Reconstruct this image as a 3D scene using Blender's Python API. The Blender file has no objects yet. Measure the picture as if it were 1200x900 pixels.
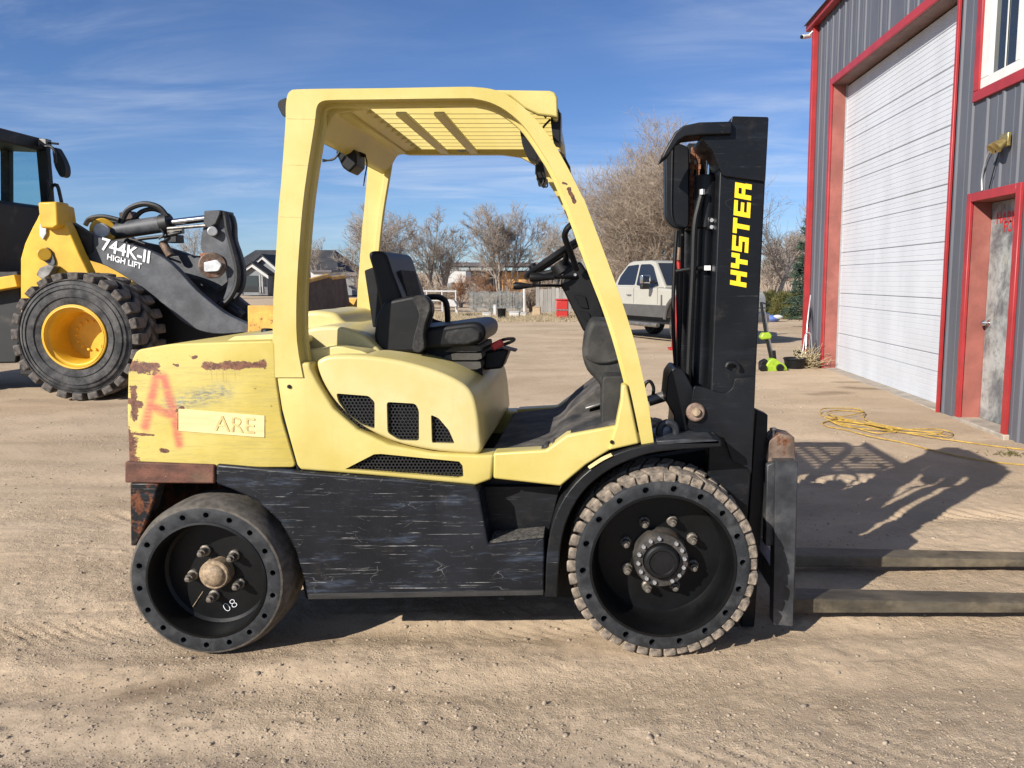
import bpy, bmesh, math, random
import numpy as np
from mathutils import Vector, Matrix
S = bpy.context.scene
COL = S.collection
random.seed(7)
R = math.radians
# ------------------------------------------------------------------ camera
F, U0, V0, CH = 960.0, 690.0, 450.0, 1.40          # focal length in photo pixels, optical axis, eye height
TH = math.atan(122.0 / F)
CT, ST = math.cos(TH), math.sin(TH)
cd = bpy.data.cameras.new('camera'); cam = bpy.data.objects.new('camera', cd); COL.objects.link(cam)
cd.sensor_width = 36; cd.lens = 36 * F / 1200; cd.shift_x = (600 - U0) / 1200
cd.clip_start = 0.05; cd.clip_end = 3000
cam.location = (0, 0, CH); cam.rotation_euler = (math.pi / 2 - TH, 0, 0)
S.camera = cam
# ------------------------------------------------------------------ sky and sun
SUN_EL = R(28.0)
SDX, SDY = 0.659, 0.752                             # ground direction in which shadows fall
W_ = bpy.data.worlds.new('World'); S.world = W_; W_.use_nodes = True
SUN_STRENGTH, SKY_STRENGTH = 4.9, 0.060
sl = bpy.data.lights.new('sun', 'SUN'); sun = bpy.data.objects.new('sun', sl); COL.objects.link(sun)
sl.energy = SUN_STRENGTH; sl.angle = R(0.5); sl.color = (1.0, 0.945, 0.86)
sun.rotation_euler = Vector((SDX * math.cos(SUN_EL), SDY * math.cos(SUN_EL), -math.sin(SUN_EL))).to_track_quat('-Z', 'Y').to_euler()
sun.location = (-6, -6, 8)
S.view_settings.view_transform = 'Standard'; S.view_settings.look = 'None'
S.view_settings.gamma = 1; S.view_settings.exposure = 0.55
S.render.engine = 'CYCLES'

# ------------------------------------------------------------------ node helpers
def nd(t, typ, ins=None, out=0, **props):
    n = t.nodes.new(typ)
    for k, v in props.items(): setattr(n, k, v)
    for k, v in (ins or {}).items():
        s = n.inputs[k]
        if isinstance(v, bpy.types.NodeSocket): t.links.new(v, s)
        else: s.default_value = v
    return n.outputs[out]
def c4(c): return (c[0], c[1], c[2], 1.0)
def mp(t, vec, sc=(1, 1, 1), loc=(0, 0, 0), rot=(0, 0, 0)):
    return nd(t, 'ShaderNodeMapping', {'Vector': vec, 'Scale': sc, 'Location': loc, 'Rotation': rot})
def noise(t, vec, scale, detail=5, rough=.55, dist=0):
    return nd(t, 'ShaderNodeTexNoise', {'Vector': vec, 'Scale': scale, 'Detail': detail, 'Roughness': rough, 'Distortion': dist})
def rng(t, v, a, b, c=0.0, d=1.0):
    return nd(t, 'ShaderNodeMapRange', {0: v, 1: a, 2: b, 3: c, 4: d}, clamp=True, interpolation_type='SMOOTHSTEP')
def mth(t, op, a, b=0.0, clamp=False): return nd(t, 'ShaderNodeMath', {0: a, 1: b}, operation=op, use_clamp=clamp)
def mx(t, f, a, b, mode='MIX'):
    n = t.nodes.new('ShaderNodeMix'); n.data_type = 'RGBA'; n.blend_type = mode
    for i, v in ((0, f), (6, a), (7, b)):
        if isinstance(v, bpy.types.NodeSocket): t.links.new(v, n.inputs[i])
        else: n.inputs[i].default_value = v if i == 0 else c4(v)
    return n.outputs[2]
def bump(t, h, strength=.3, dist=.01, nrm=None):
    ins = {'Height': h, 'Strength': strength, 'Distance': dist}
    if nrm is not None: ins['Normal'] = nrm
    return nd(t, 'ShaderNodeBump', ins)
def newmat(name):
    m = bpy.data.materials.new(name); m.use_nodes = True
    t = m.node_tree; t.nodes.clear()
    b = t.nodes.new('ShaderNodeBsdfPrincipled'); o = t.nodes.new('ShaderNodeOutputMaterial')
    t.links.new(b.outputs[0], o.inputs[0])
    obc = nd(t, 'ShaderNodeTexCoord', out=3)
    return m, t, b, obc
def setb(t, b, **k):
    for n, v in k.items():
        s = b.inputs[n.replace('_', ' ')]
        if isinstance(v, bpy.types.NodeSocket): t.links.new(v, s)
        else: s.default_value = c4(v) if n == 'Base_Color' else v
def segd(t, vec, a, b):
    """distance from vec to the segment a-b (3D)"""
    a = Vector(a); b = Vector(b); ab = b - a; L2 = max(ab.length_squared, 1e-9)
    pa = nd(t, 'ShaderNodeVectorMath', {0: vec, 1: a}, operation='SUBTRACT')
    dt = nd(t, 'ShaderNodeVectorMath', {0: pa, 1: ab / L2}, out=1, operation='DOT_PRODUCT')
    h = mth(t, 'ADD', dt, 0.0, True)
    sc = nd(t, 'ShaderNodeVectorMath', {0: tuple(ab), 'Scale': h}, operation='SCALE')
    df = nd(t, 'ShaderNodeVectorMath', {0: pa, 1: sc}, operation='SUBTRACT')
    return nd(t, 'ShaderNodeVectorMath', {0: df}, out=1, operation='LENGTH')
MATS = {}
def plain(name, base, rough=.6, metal=0.0, var=.2, scale=12, bs=.15, bd=.004, spec=None, stretch=(1, 1, 1), dust=0.0, dustc=(.36, .28, .2), rust=0.0, chip=0.0, chipc=(.05, .035, .025), objrand=0.0):
    m, t, b, o = newmat(name)
    v = mp(t, o, stretch)
    n1 = noise(t, v, scale, 6, .6); n2 = noise(t, v, scale * 9, 4, .6)
    k = tuple(max(0, x * (1 - var)) for x in base); l = tuple(min(1, x * (1 + var)) for x in base)
    c = mx(t, rng(t, n1, .3, .7), k, l)
    c = mx(t, mth(t, 'MULTIPLY', rng(t, n2, .45, .75), var * .6), c, tuple(x * .6 for x in base))
    if objrand:
        r = nd(t, 'ShaderNodeObjectInfo', out=5)
        c = mx(t, mth(t, 'MULTIPLY', r, objrand), c, tuple(x * .55 for x in base))
    rg = rough
    if dust:
        d = mth(t, 'MULTIPLY', rng(t, noise(t, o, scale * .5, 7, .65), .62 - dust * .45, .9 - dust * .3), min(1, dust * 1.5), True)
        c = mx(t, d, c, dustc); rg = nd(t, 'ShaderNodeMapRange', {0: d, 1: 0.0, 2: 1.0, 3: rough, 4: .95})
    if rust:
        d = rng(t, noise(t, o, scale * .9, 8, .7), .72 - rust * .3, .76 - rust * .25)
        c = mx(t, d, c, mx(t, rng(t, n2, .35, .65), (.10, .035, .015), (.22, .09, .04)))
    if chip:
        d = rng(t, noise(t, o, scale * 2.6, 8, .72), .74 - chip * .2, .755 - chip * .2)
        c = mx(t, d, c, chipc)
    setb(t, b, Base_Color=c, Roughness=rg, Metallic=metal, Normal=bump(t, mth(t, 'ADD', n2, n1), bs, bd))
    if spec is not None: b.inputs['Specular IOR Level'].default_value = spec
    MATS[name] = m
    return m
# ------------------------------------------------------------------ picture-to-place helpers
def ray(u, v):
    a = (u - U0) / F; b = (v - V0) / F
    return a, CT - b * ST, -ST - b * CT
def P(u, v, Y):
    a, dy, dz = ray(u, v); t = Y / dy
    return Vector((a * t, Y, CH + dz * t))
def XZ(pts, Y): return [(p.x, p.z) for p in (P(u, v, Y) for u, v in pts)]
def G(u, v, z=0.0):
    a, dy, dz = ray(u, v); t = (z - CH) / dz
    return Vector((a * t, dy * t, z))
def WX(u, v, xw):
    a, dy, dz = ray(u, v); t = xw / a
    return Vector((xw, dy * t, CH + dz * t))
def cr(pts, n=5, closed=False):
    """Catmull-Rom through points of any dimension"""
    q = [np.array(p, float) for p in pts]; N = len(q); out = []
    for i in range(N if closed else N - 1):
        g = (lambda k: q[k % N]) if closed else (lambda k: q[min(max(k, 0), N - 1)])
        p0, p1, p2, p3 = g(i - 1), g(i), g(i + 1), g(i + 2)
        for j in range(n):
            s = j / n
            out.append(tuple(.5 * (2 * p1 + (p2 - p0) * s + (2 * p0 - 5 * p1 + 4 * p2 - p3) * s * s + (3 * p1 - p0 - 3 * p2 + p3) * s ** 3)))
    if not closed: out.append(tuple(q[-1]))
    return out
def rnd(pts, r, n=4):
    """round the corners of a 2D polygon"""
    out = []; N = len(pts)
    for i in range(N):
        a, b, c = (Vector(pts[i - 1]), Vector(pts[i]), Vector(pts[(i + 1) % N]))
        d1 = min(r, (a - b).length * .45); d2 = min(r, (c - b).length * .45)
        p1 = b + (a - b).normalized() * d1; p2 = b + (c - b).normalized() * d2
        for j in range(n + 1):
            s = j / n
            out.append(tuple(p1 * (1 - s) ** 2 + b * 2 * s * (1 - s) + p2 * s * s))
    return out
# ------------------------------------------------------------------ mesh builder
class MB:
    def __init__(s): s.v = []; s.f = []
    def add(s, vs, fs):
        k = len(s.v); s.v += [tuple(x) for x in vs]; s.f += [tuple(i + k for i in f) for f in fs]; return s
    def box(s, c, d, M=None):
        c = Vector(c); vs = []
        for x in (-1, 1):
            for y in (-1, 1):
                for z in (-1, 1):
                    p = Vector((x * d[0] / 2, y * d[1] / 2, z * d[2] / 2)); vs.append(c + (M @ p if M else p))
        return s.add(vs, [(0, 1, 3, 2), (4, 6, 7, 5), (0, 4, 5, 1), (2, 3, 7, 6), (0, 2, 6, 4), (1, 5, 7, 3)])
    def bx(s, x0, x1, y0, y1, z0, z1): return s.box(((x0 + x1) / 2, (y0 + y1) / 2, (z0 + z1) / 2), (abs(x1 - x0), abs(y1 - y0), abs(z1 - z0)))
    def prism(s, xz, y0, y1):
        n = len(xz); vs = [(x, y0, z) for x, z in xz] + [(x, y1, z) for x, z in xz]
        return s.add(vs, [tuple(range(n)), tuple(range(2 * n - 1, n - 1, -1))] + [(i, (i + 1) % n, n + (i + 1) % n, n + i) for i in range(n)])
    def prismx(s, yz, x0, x1):
        n = len(yz); vs = [(x0, y, z) for y, z in yz] + [(x1, y, z) for y, z in yz]
        return s.add(vs, [tuple(range(n)), tuple(range(2 * n - 1, n - 1, -1))] + [(i, (i + 1) % n, n + (i + 1) % n, n + i) for i in range(n)])
    def cyl(s, p0, p1, r0, r1=None, n=16):
        p0 = Vector(p0); p1 = Vector(p1); r1 = r0 if r1 is None else r1
        d = (p1 - p0).normalized(); a = d.orthogonal().normalized(); b = d.cross(a)
        vs = []
        for p, r in ((p0, r0), (p1, r1)):
            vs += [p + (a * math.cos(2 * math.pi * i / n) + b * math.sin(2 * math.pi * i / n)) * r for i in range(n)]
        return s.add(vs, [tuple(range(n - 1, -1, -1)), tuple(range(n, 2 * n))] + [(i, (i + 1) % n, n + (i + 1) % n, n + i) for i in range(n)])
    def tube(s, pts, r, n=8, sm=0, closed=False):
        if sm: pts = cr(pts, sm, closed)
        pts = [Vector(p) for p in pts]; N = len(pts); rr = r if isinstance(r, (list, tuple)) else [r] * N
        if len(rr) != N: rr = [rr[int(i * (len(rr) - 1) / (N - 1))] for i in range(N)]
        prev = None; vs = []
        for i, p in enumerate(pts):
            if closed: d = (pts[(i + 1) % N] - pts[i - 1]).normalized()
            else: d = (pts[min(i + 1, N - 1)] - pts[max(i - 1, 0)]).normalized()
            a = d.orthogonal().normalized() if prev is None else (prev - d * prev.dot(d)).normalized()
            prev = a; b = d.cross(a)
            vs += [p + (a * math.cos(2 * math.pi * j / n) + b * math.sin(2 * math.pi * j / n)) * rr[i] for j in range(n)]
        fs = []
        for i in range(N if closed else N - 1):
            k = (i + 1) % N
            fs += [(i * n + j, i * n + (j + 1) % n, k * n + (j + 1) % n, k * n + j) for j in range(n)]
        if not closed: fs += [tuple(range(n - 1, -1, -1)), tuple(range((N - 1) * n, N * n))]
        return s.add(vs, fs)
    def lathe(s, prof, o, ax=(0, 1, 0), n=48, closed=True):
        o = Vector(o); d = Vector(ax).normalized(); a = Vector((1, 0, 0)) if abs(d.x) < .9 else Vector((0, 0, 1))
        a = (a - d * a.dot(d)).normalized(); b = d.cross(a); m = len(prof); vs = []
        for i in range(n):
            e = a * math.cos(2 * math.pi * i / n) + b * math.sin(2 * math.pi * i / n)
            vs += [o + e * r + d * h for r, h in prof]
        fs = []
        for i in range(n):
            k = (i + 1) % n
            for j in range(m if closed else m - 1):
                l = (j + 1) % m
                fs.append((i * m + j, k * m + j, k * m + l, i * m + l))
        return s.add(vs, fs)
    def ball(s, c, r, sc=(1, 1, 1), n=14, m=9):
        c = Vector(c); vs = []; fs = []
        for i in range(m + 1):
            th = math.pi * i / m
            for j in range(n):
                ph = 2 * math.pi * j / n
                vs.append(c + Vector((r * sc[0] * math.sin(th) * math.cos(ph), r * sc[1] * math.sin(th) * math.sin(ph), r * sc[2] * math.cos(th))))
        for i in range(m):
            for j in range(n): fs.append((i * n + j, i * n + (j + 1) % n, (i + 1) * n + (j + 1) % n, (i + 1) * n + j))
        return s.add(vs, fs)
    def quad(s, *p): return s.add(p, [tuple(range(len(p)))])
    def mesh(s, name, sm=35, merge=True):
        me = bpy.data.meshes.new(name); me.from_pydata(s.v, [], s.f)
        bm = bmesh.new(); bm.from_mesh(me)
        if merge: bmesh.ops.remove_doubles(bm, verts=bm.verts, dist=1e-5)
        bmesh.ops.recalc_face_normals(bm, faces=bm.faces); bm.to_mesh(me); bm.free()
        smooth(me, sm); return me
    def build(s, name, mat, parent=None, bev=0, seg=2, sm=35, merge=True, ang=30):
        return link(name, s.mesh(name, sm, merge), mat, parent, bev, seg, ang)
def smooth(me, sm):
    if sm:
        me.polygons.foreach_set('use_smooth', [True] * len(me.polygons))
        me.set_sharp_from_angle(angle=R(sm))
def wm(o):
    m = o.matrix_basis.copy()
    return m if o.parent is None else wm(o.parent) @ o.matrix_parent_inverse @ m
def link(name, me, mat, parent=None, bev=0, seg=2, ang=30):
    o = bpy.data.objects.new(name, me); COL.objects.link(o)
    if mat is not None and not me.materials: me.materials.append(MATS[mat] if isinstance(mat, str) else mat)
    if parent is not None:
        o.parent = parent; o.matrix_parent_inverse = wm(parent).inverted()
    if bev:
        b = o.modifiers.new('bevel', 'BEVEL'); b.width = bev; b.segments = seg; b.limit_method = 'ANGLE'; b.angle_limit = R(ang); b.harden_normals = False
    return o
def empty(name, loc=(0, 0, 0), parent=None, rz=0):
    o = bpy.data.objects.new(name, None); COL.objects.link(o); o.empty_display_size = .1
    o.location = loc; o.rotation_euler = (0, 0, rz)
    if parent is not None:
        o.parent = parent; o.matrix_parent_inverse = wm(parent).inverted()
    return o
def tag(o, label, cat, group=None):
    o['label'] = label; o['category'] = cat
    if group: o['group'] = group
    return o
def structure(o): o['kind'] = 'structure'; return o
def bake(o, cutters=()):
    """apply the modifiers (and boolean cuts) of a freshly built part"""
    tmp = []
    for c in cutters:
        co = link('cutter', c.mesh('cutter', 0), None); tmp.append(co)
        m = o.modifiers.new('cut', 'BOOLEAN'); m.object = co; m.operation = 'DIFFERENCE'; m.solver = 'EXACT'
    dg = bpy.context.evaluated_depsgraph_get(); dg.update()
    me = bpy.data.meshes.new_from_object(o.evaluated_get(dg)); old = o.data
    o.modifiers.clear(); o.data = me
    me.name = old.name
    if not me.materials and old.materials: me.materials.append(old.materials[0])
    for c in tmp:
        d = c.data; bpy.data.objects.remove(c); bpy.data.meshes.remove(d)
    smooth(me, 35); return o
def place(name, me, parent, loc, rot=None, sc=None):
    """another piece that shares mesh data; loc is in world space"""
    o = bpy.data.objects.new(name, me); COL.objects.link(o)
    o.parent = parent; o.matrix_parent_inverse = wm(parent).inverted()
    o.location = loc
    if rot is not None: o.rotation_euler = rot
    if sc is not None: o.scale = sc
    return o
def copy_tree(o, parent=None):
    c = o.copy(); COL.objects.link(c)
    if parent is not None:
        k = o.matrix_parent_inverse.copy(); c.parent = parent; c.matrix_parent_inverse = k
    for ch in list(o.children): copy_tree(ch, c)
    return c
def text(name, body, size, mat, parent, origin, right, up, ext=.0015, bold=0.0, shear=0.0, sx=1.0, sp=1.0):
    cu = bpy.data.curves.new(name, 'FONT'); cu.body = body; cu.size = size; cu.extrude = ext; cu.offset = bold; cu.shear = shear; cu.space_character = sp
    o = bpy.data.objects.new(name, cu); me = bpy.data.meshes.new_from_object(o); bpy.data.objects.remove(o); bpy.data.curves.remove(cu)
    r = Vector(right).normalized(); u = Vector(up); u = (u - r * u.dot(r)).normalized(); n = r.cross(u)
    M = Matrix.Translation(Vector(origin)) @ Matrix(((r.x * sx, u.x, n.x, 0), (r.y * sx, u.y, n.y, 0), (r.z * sx, u.z, n.z, 0), (0, 0, 0, 1)))
    me.transform(M); me.name = name; me.materials.clear()
    return link(name, me, mat, parent)

# ------------------------------------------------------------------ world nodes (sky texture with thin high cloud)
wt = W_.node_tree; wt.nodes.clear()
sky = nd(wt, 'ShaderNodeTexSky', sky_type='NISHITA', sun_disc=False, sun_elevation=SUN_EL, sun_rotation=math.atan2(-SDX, -SDY), altitude=1500.0, air_density=1.0, dust_density=.35, ozone_density=2.0)
wv = nd(wt, 'ShaderNodeTexCoord', out=0)
sep = wt.nodes.new('ShaderNodeSeparateXYZ'); wt.links.new(wv, sep.inputs[0])
den = mth(wt, 'ADD', mth(wt, 'MAXIMUM', sep.outputs[2], 0.0), .12)
pl = nd(wt, 'ShaderNodeCombineXYZ', {0: mth(wt, 'DIVIDE', sep.outputs[0], den), 1: mth(wt, 'DIVIDE', sep.outputs[1], den), 2: 0.0})
wisp = noise(wt, mp(wt, pl, (.55, 1.5, 1), (3.1, 1.7, 0), (0, 0, R(-18))), 1.3, 9, .62, .6)
patch = noise(wt, mp(wt, pl, (.5, .5, 1), (1.4, .3, 0)), .9, 3, .5)
cf = mth(wt, 'MULTIPLY', rng(wt, wisp, .36, .78), rng(wt, patch, .32, .60), True)
cf = mth(wt, 'MULTIPLY', cf, .7)
lowc = mth(wt, 'MULTIPLY', cf, rng(wt, sep.outputs[2], .0, .12))
skyc = mx(wt, 1.0, sky, (.74, .94, 1.30), 'MULTIPLY')
cl = mx(wt, 0.0, (9.0, 9.8, 11.2), (1, 1, 1))
skm = mx(wt, lowc, skyc, cl)
bg = wt.nodes.new('ShaderNodeBackground'); wt.links.new(skm, bg.inputs[0]); bg.inputs[1].default_value = SKY_STRENGTH
wo = wt.nodes.new('ShaderNodeOutputWorld'); wt.links.new(bg.outputs[0], wo.inputs[0])
# ================================================================== MATERIALS
def m_yellow(name, base=(.56, .45, .118), wear=.0, spots=()):
    m, t, b, o = newmat(name)
    n1 = noise(t, o, 3.5, 6, .6); n2 = noise(t, mp(t, o, (3, 3, 22)), 4, 6, .65); n3 = noise(t, o, 55, 5, .7)
    c = mx(t, rng(t, n1, .3, .72), tuple(x * .9 for x in base), (min(1, base[0] * 1.06), base[1] * 1.08, base[2] * 1.45))
    c = mx(t, mth(t, 'MULTIPLY', rng(t, n2, .5, .8), .22), c, (.5, .40, .16))
    gr = noise(t, mp(t, o, (26, 26, 1.6)), 1.4, 7, .7, .4)
    c = mx(t, mth(t, 'MULTIPLY', mth(t, 'MULTIPLY', rng(t, gr, .52, .72), rng(t, n1, .42, .62)), .3), c, (.36, .29, .13))
    c = mx(t, mth(t, 'MULTIPLY', rng(t, noise(t, o, 120, 3, .6), .68, .74), .5), c, (.30, .23, .10))
    # small paint chips down to primer and rust
    d = rng(t, noise(t, o, 16, 9, .74), .735 - wear * .06, .745 - wear * .06)
    c = mx(t, d, c, mx(t, rng(t, n3, .4, .6), (.07, .03, .018), (.24, .10, .05)))
    for a, q, w in spots:
        dd = rng(t, mth(t, 'ADD', rng(t, segd(t, o, P(*a, 2.965), P(*q, 2.965)), w * 1.7, 0.0), mth(t, 'SUBTRACT', mth(t, 'MULTIPLY', noise(t, o, 45, 7, .7), 1.5), .75)), .46, .5)
        c = mx(t, dd, c, mx(t, rng(t, n3, .4, .6), (.05, .025, .018), (.15, .06, .03)))
    r = rng(t, n1, .2, .8, .34, .52)
    setb(t, b, Base_Color=c, Roughness=r, Normal=bump(t, mth(t, 'SUBTRACT', n3, mth(t, 'MULTIPLY', d, .5)), .06, .003))
    b.inputs['Coat Weight'].default_value = .06
    MATS[name] = m
m_yellow('yellow_paint'); m_yellow('yellow_paint_worn', (.555, .445, .115), .5, (((667, 222), (673, 236), .010), ((660, 214), (664, 216), .006), ((331, 232), (331, 238), .004), ((362, 222), (362, 227), .0035)))
m_yellow('cream_yellow_paint', (.58, .482, .18), 0.0)

def m_counterweight():
    m, t, b, o = newmat('counterweight_paint')
    Y = 2.96
    def p(u, v): return tuple(P(u, v, Y))
    n1 = noise(t, o, 4, 6, .6); st = noise(t, mp(t, o, (3.0, 1, 40)), 2.2, 10, .78, .8); sf = noise(t, mp(t, o, (4, 1, 150)), 3, 6, .7); n3 = noise(t, o, 60, 6, .72); nb = noise(t, mp(t, o, (1, 1, 1.5)), 30, 10, .78)
    c = mx(t, rng(t, n1, .3, .7), (.48, .37, .07), (.565, .458, .13))
    # rubbed horizontal streaks, grey green
    s = mth(t, 'MULTIPLY', rng(t, st, .45, .62), .40)
    sep = nd(t, 'ShaderNodeSeparateXYZ', {0: o}, out=2)
    zc = p(240, 418)[2]
    side = rng(t, sep, zc - .03, zc + .0, 1.0, .12)
    c = mx(t, mth(t, 'MULTIPLY', s, side), c, (.29, .255, .10))
    c = mx(t, mth(t, 'MULTIPLY', mth(t, 'MULTIPLY', rng(t, sf, .56, .70), .35), side), c, (.30, .25, .10))
    # scuffed patch
    d = segd(t, o, p(200, 475), p(262, 458))
    e = mth(t, 'MULTIPLY', rng(t, d, .055, .0), rng(t, noise(t, mp(t, o, (7, 1, 26)), 6, 8, .75), .42, .56))
    c = mx(t, mth(t, 'MULTIPLY', e, .85), c, mx(t, rng(t, n3, .4, .6), (.13, .14, .12), (.26, .27, .22)))
    # red sprayed letter
    red = None
    for a, q in (((170, 500), (184, 440)), ((184, 440), (192, 442)), ((192, 442), (205, 490)), ((178, 476), (208, 490)), ((205, 490), (210, 520))):
        dd = rng(t, segd(t, o, p(*a), p(*q)), .029, .003)
        red = dd if red is None else mth(t, 'MAXIMUM', red, dd)
    red = mth(t, 'MULTIPLY', red, rng(t, noise(t, mp(t, o, (5, 1, 16)), 6, 7, .7), .3, .62, .5, .9))
    c = mx(t, red, c, (.47, .10, .075))
    # rust: along the shoulder, the rear corner and the lower rear edge
    rust = None
    for a, q, w in (((241, 429), (309, 427), .020), ((155, 430), (180, 432), .03), ((156, 455), (158, 490), .018), ((152, 470), (164, 474), .02), ((149, 512), (151, 540), .045), ((190, 528), (196, 529), .012), ((208, 482), (214, 478), .012), ((209, 480), (209, 503), .005), ((227, 419), (230, 418), .008), ((204, 427), (208, 428), .008), ((152, 508), (180, 510), .006)):
        dd = mth(t, 'SUBTRACT', rng(t, segd(t, o, p(*a), p(*q)), w * 1.35, 0.0), 0.0)
        rust = dd if rust is None else mth(t, 'MAXIMUM', rust, dd)
    rm = rng(t, mth(t, 'ADD', rust, mth(t, 'SUBTRACT', mth(t, 'MULTIPLY', nb, 3.4), 1.75)), .42, .50)
    c = mx(t, rm, c, mx(t, rng(t, n3, .35, .65), (.075, .028, .018), (.20, .08, .04)))
    # runs of rust below the shoulder
    d = rng(t, segd(t, o, p(250, 440), p(275, 441)), .05, 0.0)
    c = mx(t, mth(t, 'MULTIPLY', mth(t, 'MULTIPLY', d, rng(t, noise(t, mp(t, o, (60, 1, 2)), 3, 3, .5), .58, .66)), .4), c, (.32, .17, .06))
    setb(t, b, Base_Color=c, Roughness=rng(t, n1, .2, .8, .42, .6), Normal=bump(t, mth(t, 'SUBTRACT', mth(t, 'ADD', n3, st), mth(t, 'MULTIPLY', rm, .8)), .16, .004))
    MATS['counterweight_paint'] = m
m_counterweight()

def m_black_panel(name, base=(.0075, .0085, .011), amt=1.0, rusty=0.0):
    m, t, b, o = newmat(name)
    n1 = noise(t, o, 3, 5, .6); n3 = noise(t, o, 70, 5, .7)
    c = mx(t, rng(t, n1, .35, .7), base, tuple(x * 1.6 + .001 for x in base))
    # broad blue grey rubbed areas, drawn out along the machine
    rub = mth(t, 'MULTIPLY', rng(t, noise(t, mp(t, o, (1.6, 1, 9), (0, 0, 3)), 2.6, 8, .7), .53, .72), .35 * amt)
    c = mx(t, rub, c, (.10, .13, .19))
    sc = None
    for k, (sx, sz, rot, th) in enumerate(((3.2, 95, 0, .655), (5, 150, 3, .655), (2.2, 170, -2, .67), (6, 80, -14, .70), (8, 60, 28, .72), (7, 70, -40, .73))):
        a = noise(t, mp(t, o, (sx * (.45 + .3 * (k % 3)), 1, sz), (k * 3.3, 0, k * 1.7), (0, R(rot), 0)), 1.6, 7, .66, .5)
        a = rng(t, a, th - .03 * amt, th + .012)
        sc = a if sc is None else mth(t, 'MAXIMUM', sc, a)
    sc = mth(t, 'MULTIPLY', sc, rng(t, noise(t, mp(t, o, (3, 1, 7), (5, 0, 0)), 2.6, 6, .7), .43, .58))
    for k, (s_, e_) in enumerate(((3.2, .0022), (5.5, .003), (9, .0045))):
        w_ = noise(t, mp(t, o, (.8, 1, 1.5), (k * 2.1, 0, k * 4.3), (0, R(25 * k - 20), 0)), s_, 2, .5, .3)
        w_ = rng(t, mth(t, 'ABSOLUTE', mth(t, 'SUBTRACT', w_, .5)), e_, e_ * .3)
        w_ = mth(t, 'MULTIPLY', w_, rng(t, noise(t, mp(t, o, (1, 1, 1), (7 + k, 0, 0)), 7, 5, .7), .56, .62))
        sc = mth(t, 'MAXIMUM', mth(t, 'MULTIPLY', sc, .92), mth(t, 'MULTIPLY', w_, .28))
    sc = mth(t, 'MULTIPLY', sc, min(1.0, amt))
    c = mx(t, mth(t, 'MULTIPLY', sc, .85), c, (.38, .37, .35))
    du = mth(t, 'MULTIPLY', rng(t, noise(t, o, 7, 8, .7), .55, .85), .13)
    c = mx(t, du, c, (.22, .17, .12))
    if rusty:
        d = rng(t, noise(t, o, 9, 8, .7), .62 - rusty * .12, .66 - rusty * .1)
        c = mx(t, d, c, mx(t, rng(t, n3, .35, .65), (.06, .022, .014), (.17, .065, .03)))
    setb(t, b, Base_Color=c, Roughness=rng(t, n1, .2, .8, .33, .5), Normal=bump(t, mth(t, 'ADD', n3, mth(t, 'MULTIPLY', sc, 1.5)), .1, .003))
    b.inputs['Specular IOR Level'].default_value = .28
    MATS[name] = m
m_black_panel('scratched_black'); m_black_panel('black_paint', (.006, .0065, .0075), .35); m_black_panel('rusty_black', (.009, .0095, .011), 1.0, 1.0)
m_black_panel('mast_paint', (.0048, .0055, .007), .16)
plain('rust_strip', (.115, .045, .028), .75, 0, .45, 14, .5, .004, stretch=(1, 1, 2), dust=.2, dustc=(.3, .23, .13), chip=.3, chipc=(.42, .36, .22))
plain('rubber', (.022, .022, .023), .78, 0, .35, 14, .3, .003, dust=.42, dustc=(.17, .14, .11))
plain('rubber_ring', (.019, .021, .024), .62, 0, .4, 22, .4, .003, spec=.35, dust=.33, dustc=(.10, .095, .09))
plain('dusty_tread', (.16, .135, .11), .93, 0, .45, 40, .9, .006, dust=.72, dustc=(.40, .32, .24), objrand=.5)
plain('rim_black', (.0045, .0048, .0052), .42, .1, .4, 8, .12, .003, spec=.3, dust=.1, dustc=(.05, .045, .04))
plain('hub_rust', (.05, .045, .04), .65, .2, .5, 16, .5, .004, rust=.45, dust=.2)
plain('hub_tan', (.30, .22, .14), .62, .15, .4, 60, .5, .003, dust=.3)
plain('nut_steel', (.17, .15, .125), .48, .45, .4, 90, .35, .002, rust=.25)
plain('bolt_bright', (.46, .47, .48), .38, .6, .2, 80, .2, .002)
plain('white_chalk', (.75, .76, .78), .8, 0, .15, 120)
plain('plastic_black', (.006, .006, .0065), .5, 0, .3, 18, .18, .002, spec=.3, dust=.08, dustc=(.06, .055, .05))
plain('vinyl_black', (.006, .006, .007), .46, 0, .3, 9, .1, .002, spec=.26, dust=.06, dustc=(.05, .045, .042))
plain('fabric_grey', (.016, .0155, .0155), .85, 0, .3, 40, .4, .002, dust=.3, dustc=(.13, .12, .11))
plain('bellows_grey', (.06, .056, .047), .8, 0, .3, 14, .3, .003, dust=.3, dustc=(.17, .15, .12))
plain('mat_rubber', (.016, .016, .017), .82, 0, .4, 12, .4, .004, dust=.6, dustc=(.13, .115, .10))
plain('step_grip', (.10, .095, .085), .95, 0, .6, 70, 1.0, .012, dust=.5, dustc=(.28, .24, .2))
plain('chrome', (.62, .62, .62), .14, 1.0, .1, 20, .03, .001)
plain('steel_worn', (.20, .19, .175), .42, .6, .4, 12, .25, .003, rust=.25, dust=.25)
plain('rusty_bracket', (.19, .13, .095), .62, .25, .5, 14, .45, .004, rust=.55, dust=.2)
plain('fork_steel', (.075, .064, .046), .55, .2, .6, 7, .4, .004, stretch=(.4, 1, 1), dust=.5, dustc=(.30, .235, .15), rust=.2)
plain('carriage_steel', (.042, .045, .051), .42, .25, .5, 8, .25, .003, dust=.22, dustc=(.3, .26, .2), rust=.15)
plain('red_plastic', (.42, .022, .018), .45, 0, .15, 30)
plain('logo_yellow', (.86, .60, .015), .5, 0, .12, 40, .05, .002, chip=.35, chipc=(.02, .02, .02))
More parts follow.
